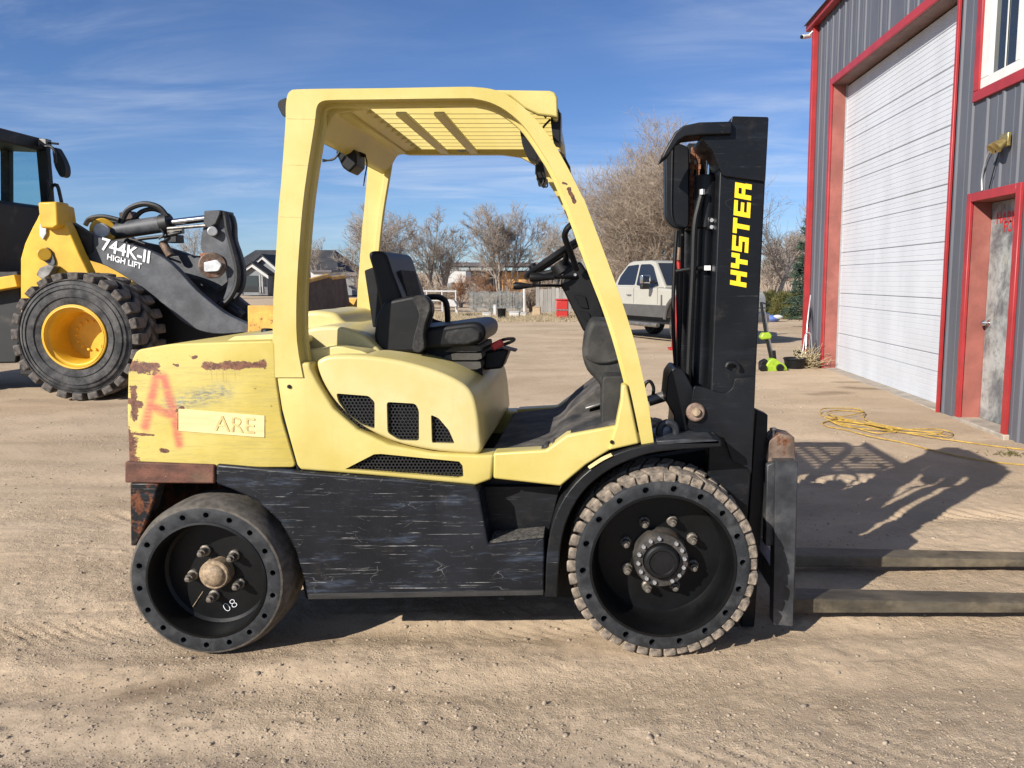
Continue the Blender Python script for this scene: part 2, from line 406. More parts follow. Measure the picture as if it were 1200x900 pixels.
plain('faded_letter', (.60, .46, .19), .65, 0, .25, 60)
plain('placard', (.70, .56, .27), .55, 0, .12, 14, .1, .002, stretch=(.4, 1, 4), chip=.15, chipc=(.4, .25, .1))
plain('chain_rust', (.24, .10, .05), .8, .1, .5, 50, .6, .004)
plain('lens_grey', (.30, .32, .34), .2, 0, .2, 30)
plain('white_tag', (.75, .75, .74), .6, 0, .1, 30)
plain('grille_black', (.007, .007, .008), .5, 0, .3, 30, .1, .002, dust=.12, dustc=(.1, .09, .08))
plain('sill_dust', (.018, .017, .016), .8, 0, .6, 9, .4, .004, stretch=(.6, 1, 6), dust=.36, dustc=(.16, .14, .11))
plain('shoulder_dust', (.095, .083, .069), .9, 0, .4, 30, .5, .004, dust=.3, dustc=(.15, .125, .10))
plain('cowl_dusty', (.022, .021, .019), .7, 0, .4, 10, .3, .003, dust=.4, dustc=(.085, .078, .068))
plain('dark_inside', (.008, .008, .008), .9, 0, .2, 9)
# ================================================================== GROUND
plain('concrete', (.34, .30, .25), .9, 0, .25, 6, .4, .006, dust=.5)
plain('stone_dark', (.20, .165, .135), .92, 0, .35, 40, .4, .004)
plain('stone', (.34, .275, .205), .92, 0, .35, 40, .4, .004)
def m_dirt():
    m, t, b, o = newmat('dirt')
    n1 = noise(t, mp(t, o, (.8, 1.3, 1)), .6, 7, .66, .5); n2 = noise(t, o, 3.2, 7, .65); n3 = noise(t, o, 28, 6, .7); n4 = noise(t, o, 140, 4, .7)
    c = mx(t, rng(t, n1, .32, .68), (.44, .330, .220), (.55, .425, .294))
    c = mx(t, mth(t, 'MULTIPLY', rng(t, n2, .5, .72), .5), c, (.375, .285, .20))
    c = mx(t, mth(t, 'MULTIPLY', rng(t, n3, .53, .72), .6), c, (.28, .21, .148))
    c = mx(t, mth(t, 'MULTIPLY', rng(t, n4, .56, .74), .55), c, (.64, .53, .40))
    # greyer gravelly band close to the lens, damp and oily stains
    g = nd(t, 'ShaderNodeSeparateXYZ', {0: o}, out=1)
    near = mth(t, 'MULTIPLY', rng(t, mth(t, 'ADD', g, mth(t, 'MULTIPLY', n1, 1.2)), 3.5, 2.7), .45)
    c = mx(t, near, c, mx(t, rng(t, n3, .35, .65), (.27, .215, .16), (.50, .41, .32)))
    for (a, q, w, k, col) in (((770, 0), (0, 0), 0, 0, 0),):
        pass
    for a, q, w, k in (((160, 812), (250, 796), .11, .55), ((60, 775), (330, 770), .07, .3), ((1000, 455), (1020, 456), .25, .6), ((955, 462), (985, 461), .22, .5), ((985, 448), (1010, 448), .18, .5), ((690, 408), (740, 409), .5, .4), ((20, 470), (140, 474), .25, .25), ((980, 820), (1010, 850), .06, .3), ((1080, 860), (1120, 850), .06, .25)):
        d = rng(t, mth(t, 'ADD', segd(t, o, G(*a), G(*q)), mth(t, 'MULTIPLY', mth(t, 'SUBTRACT', n2, .5), w * 1.6)), w, w * .1)
        c = mx(t, mth(t, 'MULTIPLY', d, k), c, (.12, .08, .05))
    h = mth(t, 'ADD', mth(t, 'MULTIPLY', n3, 1.0), mth(t, 'ADD', mth(t, 'MULTIPLY', n4, .45), mth(t, 'MULTIPLY', n2, .35)))
    setb(t, b, Base_Color=c, Roughness=.95, Normal=bump(t, h, rng(t, noise(t, mp(t, o, (.7, 1.2, 1), (4, 2, 0)), 1.1, 5, .6), .38, .62, .28, .85), .022))
    b.inputs['Specular IOR Level'].default_value = .15
    MATS['dirt'] = m
m_dirt()
def vnoise(x, y, seed=0):
    xi = np.floor(x).astype(np.int64); yi = np.floor(y).astype(np.int64); fx = x - xi; fy = y - yi
    fx = fx * fx * (3 - 2 * fx); fy = fy * fy * (3 - 2 * fy)
    def h(a, b):
        n = (a * 374761393 + b * 668265263 + seed * 1442695041) & 0x7fffffff
        n = ((n ^ (n >> 13)) * 1274126177) & 0x7fffffff
        return ((n ^ (n >> 16)) & 0xffff) / 65535.0
    return (h(xi, yi) * (1 - fx) + h(xi + 1, yi) * fx) * (1 - fy) + (h(xi, yi + 1) * (1 - fx) + h(xi + 1, yi + 1) * fx) * fy - .5
def ground_h(x, y):
    near = np.clip((9.0 - y) / 6.0, 0.06, 1.0)
    h = .014 * vnoise(x * .9, y * .9, 1) + .008 * vnoise(x * 2.7, y * 3.1, 2) + near * (.009 * vnoise(x * 8, y * 9, 3) + .009 * vnoise(x * 21, y * 23, 4) + .007 * vnoise(x * 47, y * 51, 5))
    # rolled tyre tracks: shallow trough with lug prints, running along the machine
    for yc, w, dep, per, sk in ((3.16, .17, .022, .085, 1.6), (2.70, .18, .014, .09, -1.4), (4.75, .2, .022, .13, 1.2), (5.6, .24, .024, .17, 1.0), (7.2, .27, .02, .18, -1.0), (2.30, .13, .009, .095, 1.2)):
        yy = y - yc - .06 * vnoise(x * .5, x * 0 + yc, 9); m = np.clip(1 - np.abs(yy) / w, 0, 1); m = m * m * (3 - 2 * m)
        lug = .5 + .5 * np.tanh(3 * np.sin((x + yy * sk + .05 * vnoise(x * 3, y * 3, 13)) / per * 2 * np.pi) + 2.5 * vnoise(x * 9, y * 9, 14))
        patchy = np.clip(vnoise(x * .9 + yc, y * 1.0, 11) * 3.2 + .38, 0, 1)
        h = h * (1 - .55 * m); h += -dep * m + dep * .8 * m * lug * patchy
    # keep the contact patches level
    for u, v, Y, r in ((776, 664, 3.03, .5), (241, 681, 3.03, .5)):
        c = P(u, v, Y); d = np.hypot((x - c.x) / 1.0, (y - Y) / .55); k = np.clip(1 - d / r, 0, 1); h = h * (1 - k) + (-.002) * k
    return h
def axis(a, b, st, lo, hi, g=1.09):
    m = list(np.arange(a, b, st)); s = st; p = a
    left = []
    while p > lo: s *= g; p -= s; left.append(p)
    s = st; p = m[-1]; right = []
    while p < hi: s *= g; p += s; right.append(p)
    return np.array(left[::-1] + m + right)
gx = axis(-2.6, 2.6, .017, -900, 900, 1.075); gy = axis(1.7, 5.2, .016, -40, 1500, 1.05)
XX, YY = np.meshgrid(gx, gy); ZZ = ground_h(XX, YY)
nx, ny = len(gx), len(gy)
idx = np.arange(nx * ny).reshape(ny, nx)
gf = np.stack([idx[:-1, :-1], idx[:-1, 1:], idx[1:, 1:], idx[1:, :-1]], -1).reshape(-1, 4)
gm = bpy.data.meshes.new('ground'); gm.vertices.add(nx * ny); gm.vertices.foreach_set('co', np.stack([XX, YY, ZZ], -1).reshape(-1).astype(np.float32))
gm.loops.add(gf.size); gm.loops.foreach_set('vertex_index', gf.reshape(-1)); gm.polygons.add(len(gf)); gm.polygons.foreach_set('loop_start', np.arange(0, gf.size, 4)); gm.update(calc_edges=True)
gm.polygons.foreach_set('use_smooth', [True] * len(gf))
ground = structure(link('ground', gm, 'dirt'))
# pebbles pressed into the dirt
def scatter_stones(name, n, gen, mat, parent=None, seed=3, small=False):
    rs = np.random.RandomState(seed); t = (1 + 5 ** .5) / 2
    iv = np.array([(-1, t, 0), (1, t, 0), (-1, -t, 0), (1, -t, 0), (0, -1, t), (0, 1, t), (0, -1, -t), (0, 1, -t), (t, 0, -1), (t, 0, 1), (-t, 0, -1), (-t, 0, 1)]) / math.sqrt(1 + t * t)
    fi = np.array([(0, 11, 5), (0, 5, 1), (0, 1, 7), (0, 7, 10), (0, 10, 11), (1, 5, 9), (5, 11, 4), (11, 10, 2), (10, 7, 6), (7, 1, 8), (3, 9, 4), (3, 4, 2), (3, 2, 6), (3, 6, 8), (3, 8, 9), (4, 9, 5), (2, 4, 11), (6, 2, 10), (8, 6, 7), (9, 8, 1)])
    if small: iv = np.array([(1., 0, 0), (0, 1., 0), (-1., 0, 0), (0, -1., 0), (0, 0, 1.), (0, 0, -1.)]); fi = np.array([(0, 1, 4), (1, 2, 4), (2, 3, 4), (3, 0, 4), (1, 0, 5), (2, 1, 5), (3, 2, 5), (0, 3, 5)])
    m_ = len(iv); x, y, r = gen(rs, n); n = len(x); z = ground_h(x, y)
    vv = iv[None] * (1 + rs.uniform(-.28, .28, (n, m_, 1)))
    a = rs.uniform(0, 6.28, n); ca, sa = np.cos(a)[:, None], np.sin(a)[:, None]
    sx = rs.uniform(.8, 1.4, (n, 1)); sz = rs.uniform(.45, .8, (n, 1))
    px = vv[..., 0] * sx; py = vv[..., 1]
    co = np.stack([(px * ca - py * sa) * r[:, None] + x[:, None], (px * sa + py * ca) * r[:, None] + y[:, None], vv[..., 2] * sz * r[:, None] + z[:, None] + r[:, None] * .15], -1)
    f = (fi[None] + (np.arange(n) * m_)[:, None, None]).reshape(-1, 3)
    me = bpy.data.meshes.new(name); me.vertices.add(n * m_); me.vertices.foreach_set('co', co.reshape(-1).astype(np.float32))
    me.loops.add(f.size); me.loops.foreach_set('vertex_index', f.reshape(-1)); me.polygons.add(len(f)); me.polygons.foreach_set('loop_start', np.arange(0, f.size, 3)); me.update(calc_edges=True)
    o = link(name, me, mat, parent); o['kind'] = 'stuff'; return o
def gen_peb(rs, n):
    y = 1.75 + rs.exponential(1.1, n); x = rs.uniform(-1, 1, n) * (y * .75 + .3) - y * .06
    d = vnoise(x * 1.6, y * 1.9, 21) + .35 * vnoise(x * 5, y * 5, 22)
    k = (y < 9) & (d + np.clip((3.1 - y) * .35, -.3, .5) > rs.uniform(-.35, .6, n)); x, y = x[k], y[k]
    r = np.clip(.0013 * np.exp(rs.normal(0, .6, len(x)) + .1) * (1 + .12 * y), .001, .0125); return x, y, r
scatter_stones('gravel', 40000, gen_peb, 'stone', ground, 5)
def gen_fine(rs, n):
    y = 1.72 + rs.exponential(.95, n); x = rs.uniform(-1, 1, n) * (y * .75 + .3) - y * .06
    d = vnoise(x * 1.1, y * 1.5, 51) + .5 * vnoise(x * 4, y * 4, 52)
    k = (y < 5.5) & (d + np.clip((2.9 - y) * .5, -.35, .45) > rs.uniform(-.3, .5, n)); x, y = x[k], y[k]
    return x, y, np.clip(.0011 * np.exp(rs.normal(0, .45, len(x))) * (1 + .12 * y), .0008, .005)
scatter_stones('fine_gravel', 60000, gen_fine, 'stone', ground, 15, True)
scatter_stones('dark_gravel', 60000, gen_fine, 'stone_dark', ground, 16, True)
def gen_clod(rs, n):
    y = 4.2 + rs.exponential(5, n); x = rs.uniform(-1, 1, n) * (y * .8); k = (y < 26) & (vnoise(x * .6, y * .9, 31) > -.05); x, y = x[k], y[k]
    return x, y, np.clip(.0032 * np.exp(rs.normal(0, .5, len(x))) * (.6 + .10 * y), .003, .022)
scatter_stones('dirt_clods', 4500, gen_clod, 'stone', ground, 9)

# ================================================================== METAL BUILDING
XW = 3.75
def m_siding():
    m, t, b, o = newmat('grey_siding')
    n1 = noise(t, mp(t, o, (1, 1, .25)), 2.2, 6, .6); n2 = noise(t, mp(t, o, (1, 14, 1)), 1.6, 4, .6)
    c = mx(t, rng(t, n1, .3, .7), (.088, .092, .107), (.115, .120, .138)); c = mx(t, mth(t, 'MULTIPLY', rng(t, n2, .5, .8), .25), c, (.085, .085, .098))
    setb(t, b, Base_Color=c, Roughness=.5, Metallic=.1, Normal=bump(t, n1, .04, .01)); MATS['grey_siding'] = m
m_siding()
plain('red_trim', (.34, .028, .030), .42, 0, .14, 3, .06, .003, dust=.1, dustc=(.5, .3, .22))
plain('header_shaded', (.17, .10, .085), .6, 0, .2, 3)  # shadowed soffit over the tall door: its shade is put into this darker brown
plain('pink_jamb', (.27, .088, .068), .62, 0, .2, 3, .15, .004, dust=.25, dustc=(.36, .22, .17), rust=.12)
plain('door_white', (.52, .54, .57), .5, 0, .06, 2.2, .05, .003, stretch=(1, 1, .4), dust=.1, dustc=(.45, .42, .38))
plain('window_white', (.66, .66, .62), .4, 0, .06, 5)
plain('gasket', (.03, .03, .03), .8, 0, .2, 10)
plain('brass', (.40, .31, .12), .35, .7, .3, 30)
plain('conduit', (.42, .42, .42), .4, .5, .1, 20)
plain('sign_red', (.48, .02, .02), .5, 0, .15, 50, chip=.3, chipc=(.45, .43, .36))
def m_galv():
    m, t, b, o = newmat('galvanised_door')
    n1 = noise(t, o, 2.6, 8, .7, .4); n2 = noise(t, o, 11, 8, .72); n3 = noise(t, mp(t, o, (1, 3, 1)), 4, 6, .7)
    c = mx(t, rng(t, n1, .36, .64), (.15, .17, .18), (.47, .49, .46))
    c = mx(t, mth(t, 'MULTIPLY', rng(t, n2, .5, .68), .6), c, (.09, .095, .1))
    c = mx(t, mth(t, 'MULTIPLY', rng(t, n3, .58, .72), .7), c, (.50, .47, .31))
    c = mx(t, rng(t, noise(t, mp(t, o, (1, 1, .8), (3, 2, 1)), 5.5, 6, .65), .70, .76), c, (.42, .20, .05))
    setb(t, b, Base_Color=c, Roughness=rng(t, n1, .3, .7, .42, .7), Metallic=.35, Normal=bump(t, n2, .12, .004)); MATS['galvanised_door'] = m
m_galv()
def m_glass(name, tint=(.02, .025, .03), rough=.03):
    m, t, b, o = newmat(name); setb(t, b, Base_Color=tint, Roughness=rough); b.inputs['Specular IOR Level'].default_value = .8
    MATS[name] = m
m_glass('dark_glass')
bd = tag(empty('metal_building', (XW + 3, 10, 0)), 'grey corrugated metal shop building with red trim and tall white overhead door', 'building')
YB0, YB1, ZE = 3.6, 14.05, 5.56              # near end, far corner, eave
DY0, DY1, DZ = 8.68, 13.02, 4.36             # overhead door opening
MY0, MY1, MZ = 7.29, 8.137, 2.15             # man door opening
WY0, WY1, WZ0, WZ1 = 5.9, 8.12, 3.2, 4.72    # window opening
# corrugated sheets: each sheet is a part, with its ribs as real relief
def sheet(y0, y1, z0, z1):
    m = MB(); p = [(y0, 0)]; k = math.ceil((y0 - .02) / .305) * .305
    while k < y1 - .06:
        if k > y0 + .01: p += [(k, 0), (k + .016, .017), (k + .044, .017), (k + .06, 0)]
        k += .305
        if k - .15 + .03 < y1 - .01 and k - .15 > y0 + .02: p += [(k - .17, 0), (k - .163, .005), (k - .14, .005), (k - .133, 0)]
    p.append((y1, 0)); n = len(p)
    vs = [(XW - d, y, z0) for y, d in p] + [(XW - d, y, z1) for y, d in p]
    m.add(vs, [(i, i + 1, n + i + 1, n + i) for i in range(n - 1)])
    o = m.build('siding_sheet', 'grey_siding', bd, sm=0); return o
def sheets(y0, y1, z0, z1):
    n = max(1, round((y1 - y0) / .92))
    for i in range(n): sheet(y0 + (y1 - y0) * i / n, y0 + (y1 - y0) * (i + 1) / n, z0, z1)
zb = -.12
sheets(DY1, YB1, zb, ZE); sheets(DY0, DY1, DZ, ZE); sheets(WY1, DY0, MZ, ZE); sheets(MY1, DY0, zb, MZ)
sheets(WY0, WY1, MZ, WZ0); sheets(WY0, WY1, WZ1, ZE); sheets(YB0, WY0, MZ, ZE); sheets(YB0, MY0, zb, MZ)
BD = 7.5
for a in ((XW + .3, XW + BD, YB0, YB0 + .05), (XW + .3, XW + BD, YB1 - .05, YB1 - .002), (XW + BD, XW + BD + .05, YB0, YB1)): MB().bx(*a, zb, ZE).build('end_wall', 'grey_siding', bd)
MB().bx(XW + .005, XW + .3, YB0, YB0 + .05, zb, ZE).build('corner_wall', 'grey_siding', bd)
MB().bx(XW + .005, XW + .3, YB1 - .05, YB1 - .002, zb, ZE).build('corner_wall', 'grey_siding', bd)
MB().add([(XW - .18, YB0 - .1, ZE + .02), (XW - .18, YB1 + .22, ZE + .02), (XW + 3.9, YB1 + .22, ZE + .95), (XW + 3.9, YB0 - .1, ZE + .95), (XW + 7.8, YB1 + .22, ZE + .02), (XW + 7.8, YB0 - .1, ZE + .02)], [(0, 1, 2, 3), (3, 2, 4, 5)]).build('roof', 'grey_siding', bd)
def trim(*a): return MB().bx(*a).build('trim', 'red_trim', bd, .006, 1)
trim(XW - .13, XW - .02, YB0, YB1 + .25, ZE - .06, ZE + .08)
trim(XW - .085, XW - .001, YB1 - .09, YB1 + .03, zb, ZE - .06)
TW = .11
trim(XW - .034, XW - .001, DY1, DY1 + TW, zb, DZ + TW); trim(XW - .034, XW - .001, DY0 - .05, DY0, zb, DZ + TW)
trim(XW - .036, XW - .001, DY0, DY1, DZ, DZ + TW)
MB().bx(XW + .0, XW + .215, DY1 + .001, DY1 + .06, zb, DZ).build('door_jamb', 'pink_jamb', bd)
MB().bx(XW + .0, XW + .215, DY0 - .06, DY0 - .001, zb, DZ).build('door_jamb', 'pink_jamb', bd)
MB().bx(XW + .0, XW + .26, DY0, DY1, DZ + .002, DZ + .06).build('door_header', 'header_shaded', bd)
# overhead door: one part for each section, ribs pressed in
od = empty('overhead_door', (XW + .22, (DY0 + DY1) / 2, 0), bd)
def dsec(z0, hgt):
    xs = XW + .215; pr = [(xs + .03, 0)]; n = 10
    marks = [.0, .055, .12, .185, .25, .315, .38, .43, .495, .56, .62]
    pts = [(.016, 0), (.0, .008)]
    for i, z in enumerate(marks[1:-1]):
        if i == 6: pts += [(0, z - .010), (.013, z - .006), (.013, z + .004), (0, z + .008)]
        else: pts += [(0, z - .005), (.0042, z - .002), (.0042, z + .002), (0, z + .005)]
    pts += [(0, hgt - .008), (.016, hgt)]
    m = MB(); vs = [(xs + d, DY0 + .012, z0 + z) for d, z in pts] + [(xs + d, DY1 - .012, z0 + z) for d, z in pts]; k = len(pts)
    m.add(vs, [(i, i + 1, k + i + 1, k + i) for i in range(k - 1)]); return m
H_ = .631
for i in range(7): dsec(-.07 + i * H_, H_ - .004).build('door_section', 'door_white', od, sm=0)
MB().bx(XW + .24, XW + .25, DY0, DY1, zb, DZ + .1).build('door_backing', 'gasket', od)
MB().bx(XW + .19, XW + .235, DY1 - .012, DY1, zb, DZ).build('weather_seal', 'conduit', od)
# man door
MB().bx(XW - .034, XW - .001, MY1, MY1 + .085, zb, MZ + .085).build('trim', 'red_trim', bd, .005, 1)
MB().bx(XW - .034, XW - .001, MY0 - .085, MY0, zb, MZ + .085).build('trim', 'red_trim', bd, .005, 1)
MB().bx(XW - .035, XW - .001, MY0, MY1, MZ, MZ + .085).build('trim', 'red_trim', bd, .005, 1)
for y0, y1 in ((MY1 + .001, MY1 + .05), (MY0 - .05, MY0 - .001)): MB().bx(XW, XW + .185, y0, y1, zb, MZ).build('door_jamb', 'pink_jamb', bd)
MB().bx(XW + .001, XW + .2, MY0, MY1, MZ + .001, MZ + .05).build('door_header', 'pink_jamb', bd)
md = MB().bx(XW + .18, XW + .22, MY0 + .003, MY1 - .003, .03, MZ - .004).build('entry_door', 'galvanised_door', bd, .003, 1)
kb = P(1157, 372, 8.05)
MB().lathe([(0, -.075), (.022, -.072), (.03, -.055), (.026, -.035), (.012, -.028), (.012, -.006), (.032, -.004), (.033, .0)], (XW + .18, MY1 - .075, .98), (1, 0, 0), 18, False).build('door_knob', 'chrome', md)
for i, (s, v) in enumerate((('HARKE', 258), ('FOR', 269))):
    z = WX(1180, v, XW + .18).z
    y = WX(1167.5 if i == 0 else 1175.5, v, XW + .178).y
    text('lettering', s, .145, 'sign_red', md, (XW + .1785, y, z - .02), (0, -1, 0), (0, 0, 1), .001, .002, sx=.98)
MB().bx(XW - .05, XW + .3, MY0 - .1, MY1 + .1, -.2, .028).build('door_sill', 'concrete', bd, .01, 2)
MB().bx(XW + .0, XW + .6, DY0 - .02, DY1 + .02, -.2, .006).build('door_apron', 'concrete', bd, .01, 2)
# window
w = empty('window', (XW, (WY0 + WY1) / 2, WZ0), bd)
for a in ((WY0 - .1, WY1 + .1, WZ0 - .1, WZ0), (WY0 - .1, WY1 + .1, WZ1, WZ1 + .1), (WY1, WY1 + .1, WZ0, WZ1), (WY0 - .1, WY0, WZ0, WZ1)): MB().bx(XW - .036, XW - .001, *a).build('trim', 'red_trim', w, .005, 1)
for a in ((WY0, WY1, WZ0, WZ0 + .1), (WY0, WY1, WZ1 - .1, WZ1), (WY1 - .16, WY1, WZ0 + .1, WZ1 - .1), (WY0, WY0 + .1, WZ0 + .1, WZ1 - .1), (WY1 - .72, WY1 - .64, WZ0 + .1, WZ1 - .1)): MB().bx(XW - .012, XW + .06, *a).build('frame', 'window_white', w, .005, 2)
MB().bx(XW + .03, XW + .036, WY0, WY1, WZ0, WZ1).build('pane', 'dark_glass', w)
MB().bx(XW + .02, XW + .026, WY1 - .4, WY1 - .385, WZ0 + .1, WZ1 - .1).build('blind_cord', 'window_white', w)
# flood light with its conduit
lx = WX(1176, 166, XW - .05)
fl = tag(empty('flood_light', (XW, lx.y, lx.z)), 'small brass flood light with two heads above the entry door', 'light')
MB().bx(XW - .06, XW - .026, lx.y - .09, lx.y + .07, lx.z - .05, lx.z + .07).build('back_box', 'brass', fl, .008, 2)
for d in (-.06, .045): MB().lathe([(0, .05), (.03, .045), (.042, .0), (.05, -.05), (.046, -.05), (0, -.03)], (XW - .10, lx.y + d, lx.z - .03), (.7, 0, .6), 16, False).build('lamp_head', 'brass', fl)
MB().tube([(XW - .045, lx.y + .07, lx.z + .02), (XW - .04, lx.y + .2, lx.z + .0), (XW - .035, lx.y + .33, lx.z - .09), (XW - .03, lx.y + .41, lx.z - .25), (XW - .03, lx.y + .40, MZ + .09)], .009, 8, 6).build('conduit', 'conduit', fl)
MB().tube([(XW - .03, lx.y + .1, lx.z - .05), (XW - .03, lx.y + .18, lx.z - .2), (XW - .03, lx.y + .26, MZ + .09)], .005, 6, 4).build('cable', 'plastic_black', fl)
sc_ = WX(951, 41, XW - .12)
se = tag(empty('security_camera', (XW - .1, 14.1, 5.4)), 'small white security camera at the top corner of the metal building', 'camera')
MB().cyl((XW - .26, 14.0, 5.34), (XW - .11, 14.1, 5.38), .035, n=14).build('camera_body', 'window_white', se, .006, 2)
MB().cyl((XW - .275, 13.99, 5.336), (XW - .262, 14.0, 5.34), .03, n=14).build('lens', 'plastic_black', se)
MB().cyl((XW - .14, 14.07, 5.38), (XW - .084, 14.02, 5.44), .014, n=8).build('mount', 'window_white', se)
# ================================================================== FORKLIFT
fk = empty('forklift', (P(520, 700, 3.5).x, 3.53, 0))
tag(fk, 'weathered yellow and black forklift parked side-on in the middle of the dirt yard', 'forklift')
YN, YF = 2.97, 4.09                        # the near and far side of the body
def pz(pts, Y=2.97): return XZ(pts, Y)
# ---- small fasteners on the body
fb_me = MB().lathe([(0, -.006), (.006, -.0055), (.0075, -.003), (.0075, .002)], (0, 0, 0), (0, 1, 0), 10, False).mesh('fastener'); fb_me.materials.append(MATS['plastic_black'])
for u, v, Y in ((339, 453, 2.966), (717, 518, 2.952)): place('fastener', fb_me, fk, P(u, v, Y))
# ---- counterweight
cwp = rnd(pz([(151, 548), (149, 480), (150, 432), (160, 410), (200, 403), (322, 399), (323, 440), (330, 490), (347, 548)], 2.96), .02)
cw = MB().prism(cwp, 2.96, 4.10).build('counterweight', 'counterweight_paint', fk, .045, 5); bake(cw)
lid = MB().prism(rnd(pz([(262, 402), (275, 394), (335, 391), (352, 396), (352, 404), (266, 404)], 3.06), .01), 3.06, 4.0).build('engine_lid', 'cream_yellow_paint', fk, .014, 3)
plq = MB(); q = [P(u, v, 2.957) for u, v in ((209, 479), (310, 487), (310, 513), (209, 505))]
plq.add(q + [p + Vector((0, .006, 0)) for p in q], [(0, 1, 2, 3), (4, 5, 6, 7), (0, 1, 5, 4), (1, 2, 6, 5), (2, 3, 7, 6), (3, 0, 4, 7)])
pq = plq.build('plate', 'placard', cw, .001, 1)
dr = (P(310, 513, 2.955) - P(209, 505, 2.955)).normalized()
text('lettering', 'ARE', .083, 'faded_letter', cw, P(251, 504.5, 2.9555), dr, (0, 0, 1), .0008, sx=1.02)
# ---- rusty strip and rear skirt below the counterweight
MB().prism(pz([(146, 541), (251, 545), (251, 567), (146, 566)], 2.945), 2.945, 4.11).build('bumper_strip', 'rust_strip', fk, .006, 2)
MB().prism(pz([(152, 566), (186, 566), (176, 600), (160, 640), (153, 640)], 2.955), 2.955, 3.02).build('rear_skirt', 'rusty_black', fk, .006, 2)
MB().prism(pz([(152, 566), (160, 566), (160, 645), (153, 645)], 2.96), 3.02, 4.1).build('rear_skirt', 'rusty_black', fk, .004, 2)
# ---- black lower side panel with the step
sp = pz([(253, 544), (300, 548), (350, 553), (470, 562), (556, 570), (561, 576), (572, 638), (638, 631), (638, 697), (360, 702), (357, 682), (346, 645), (328, 612), (302, 588), (270, 573), (253, 567)], 2.945)
o = MB().prism(sp, 2.945, 3.13).build('side_panel', 'scratched_black', fk, .009, 3)
MB().prism(pz([(362, 696), (637, 691), (637, 697.5), (361, 702.3)], 2.94), 2.938, 2.95).build('sill_edge', 'sill_dust', o, .002, 1)
MB().prism(pz([(574, 637), (637, 630.5), (637, 629), (574, 634.5)], 2.955), 2.955, 3.115).build('step_tread', 'step_grip', fk, .002, 1)
MB().prism(pz([(250, 543), (252, 543), (352, 550), (470, 559), (578, 558), (657, 569), (641, 632), (638, 700), (356, 704), (340, 640), (300, 590), (250, 570)], 3.10), 3.12, 3.97).build('chassis', 'black_paint', fk, .01, 2)
sp2 = [(x, z) for x, z in sp]
MB().prism(sp2, 3.95, 4.12).build('side_panel', 'scratched_black', fk, .009, 3)
# ---- yellow side frame
fr = pz([(322, 438), (329, 480), (347, 545), (352, 551), (430, 557), (557, 569), (576, 562), (579, 533), (560, 533.5), (505, 531), (455, 521), (418, 503), (390, 478), (372, 448), (364, 432), (363, 425), (322.5, 425)], 2.967)
vent = pz([(404, 550), (438, 532.5), (446, 532), (538, 541), (542, 546), (543, 559), (536, 560.5)], 2.965)
frame = MB().prism(fr, 2.967, 3.10).build('side_frame', 'yellow_paint', fk, .011, 4)
bake(frame, [MB().prism(vent, 2.9, 3.03)])
MB().prism(fr, 3.97, 4.10).build('side_frame', 'yellow_paint', fk, .011, 3)
seam = MB().tube([P(u, v, 2.972) for u, v in ((323, 400), (324, 440), (331, 482), (349, 548), (353, 553))], .005, 6, 4).build('seam', 'dark_inside', cw)
def honey(poly, Y, cell=.0135):
    """honeycomb of wire cells covering a polygon (x, z)"""
    xs = [p[0] for p in poly]; zs = [p[1] for p in poly]; m = MB(); r = cell / 2 * 1.1547; ri = r * .70
    z = min(zs); k = 0
    while z < max(zs) + cell:
        x = min(xs) + (cell / 2 if k % 2 else 0)
        while x < max(xs) + cell:
            a = [(x + r * math.sin(R(60 * i)), z + r * math.cos(R(60 * i))) for i in range(6)]
            b = [(x + ri * math.sin(R(60 * i)), z + ri * math.cos(R(60 * i))) for i in range(6)]
            inside = False; j = len(poly) - 1
            for i in range(len(poly)):
                if (poly[i][1] > z) != (poly[j][1] > z) and x < (poly[j][0] - poly[i][0]) * (z - poly[i][1]) / (poly[j][1] - poly[i][1]) + poly[i][0]: inside = not inside
                j = i
            if inside or any(math.hypot(x - p[0], z - p[1]) < cell * 1.3 for p in cr(poly, 6, True)):
                m.add([(p[0], Y, p[1]) for p in a] + [(p[0], Y, p[1]) for p in b] + [(p[0], Y + .006, p[1]) for p in b], [(i, (i + 1) % 6, 6 + (i + 1) % 6, 6 + i) for i in range(6)] + [(6 + i, 6 + (i + 1) % 6, 12 + (i + 1) % 6, 12 + i) for i in range(6)])
            x += cell
        z += cell * .866; k += 1
    return m
g = honey(vent, 2.985).build('grille', 'grille_black', frame, sm=0); g['kind'] = 'stuff'
MB().prism([(x, z) for x, z in vent], 3.022, 3.028).build('grille_back', 'dark_inside', frame)
# ---- engine hood with three grilles
hd = cr(pz([(371, 428), (376, 420), (392, 416), (430, 417), (470, 423), (510, 434), (540, 448), (554, 462), (560, 482), (563, 510), (563, 530), (545, 532), (505, 528), (462, 518), (425, 500), (398, 477), (380, 452)], 2.985), 4, True)
hood = MB().prism(hd, 2.985, 4.08).build('hood', 'cream_yellow_paint', fk, .05, 6, ang=55)
ga = rnd(pz([(394, 461), (432, 464), (439, 471), (439, 503), (424, 498), (406, 485), (396, 470)], 2.985), .008)
gb = rnd(pz([(453, 471), (487, 473), (491, 481), (491, 517), (468, 516), (454, 507)], 2.985), .012)
gc = rnd(pz([(505, 486), (514, 490), (526, 504), (533, 520), (506, 519)], 2.985), .008)
bake(hood, [MB().prism(x, 2.9, 3.03) for x in (ga, gb, gc)])
for x in (ga, gb, gc):
    g = honey(x, 3.0).build('grille', 'grille_black', hood, sm=0); g['kind'] = 'stuff'
    MB().prism(x, 3.022, 3.028).build('grille_back', 'dark_inside', hood)
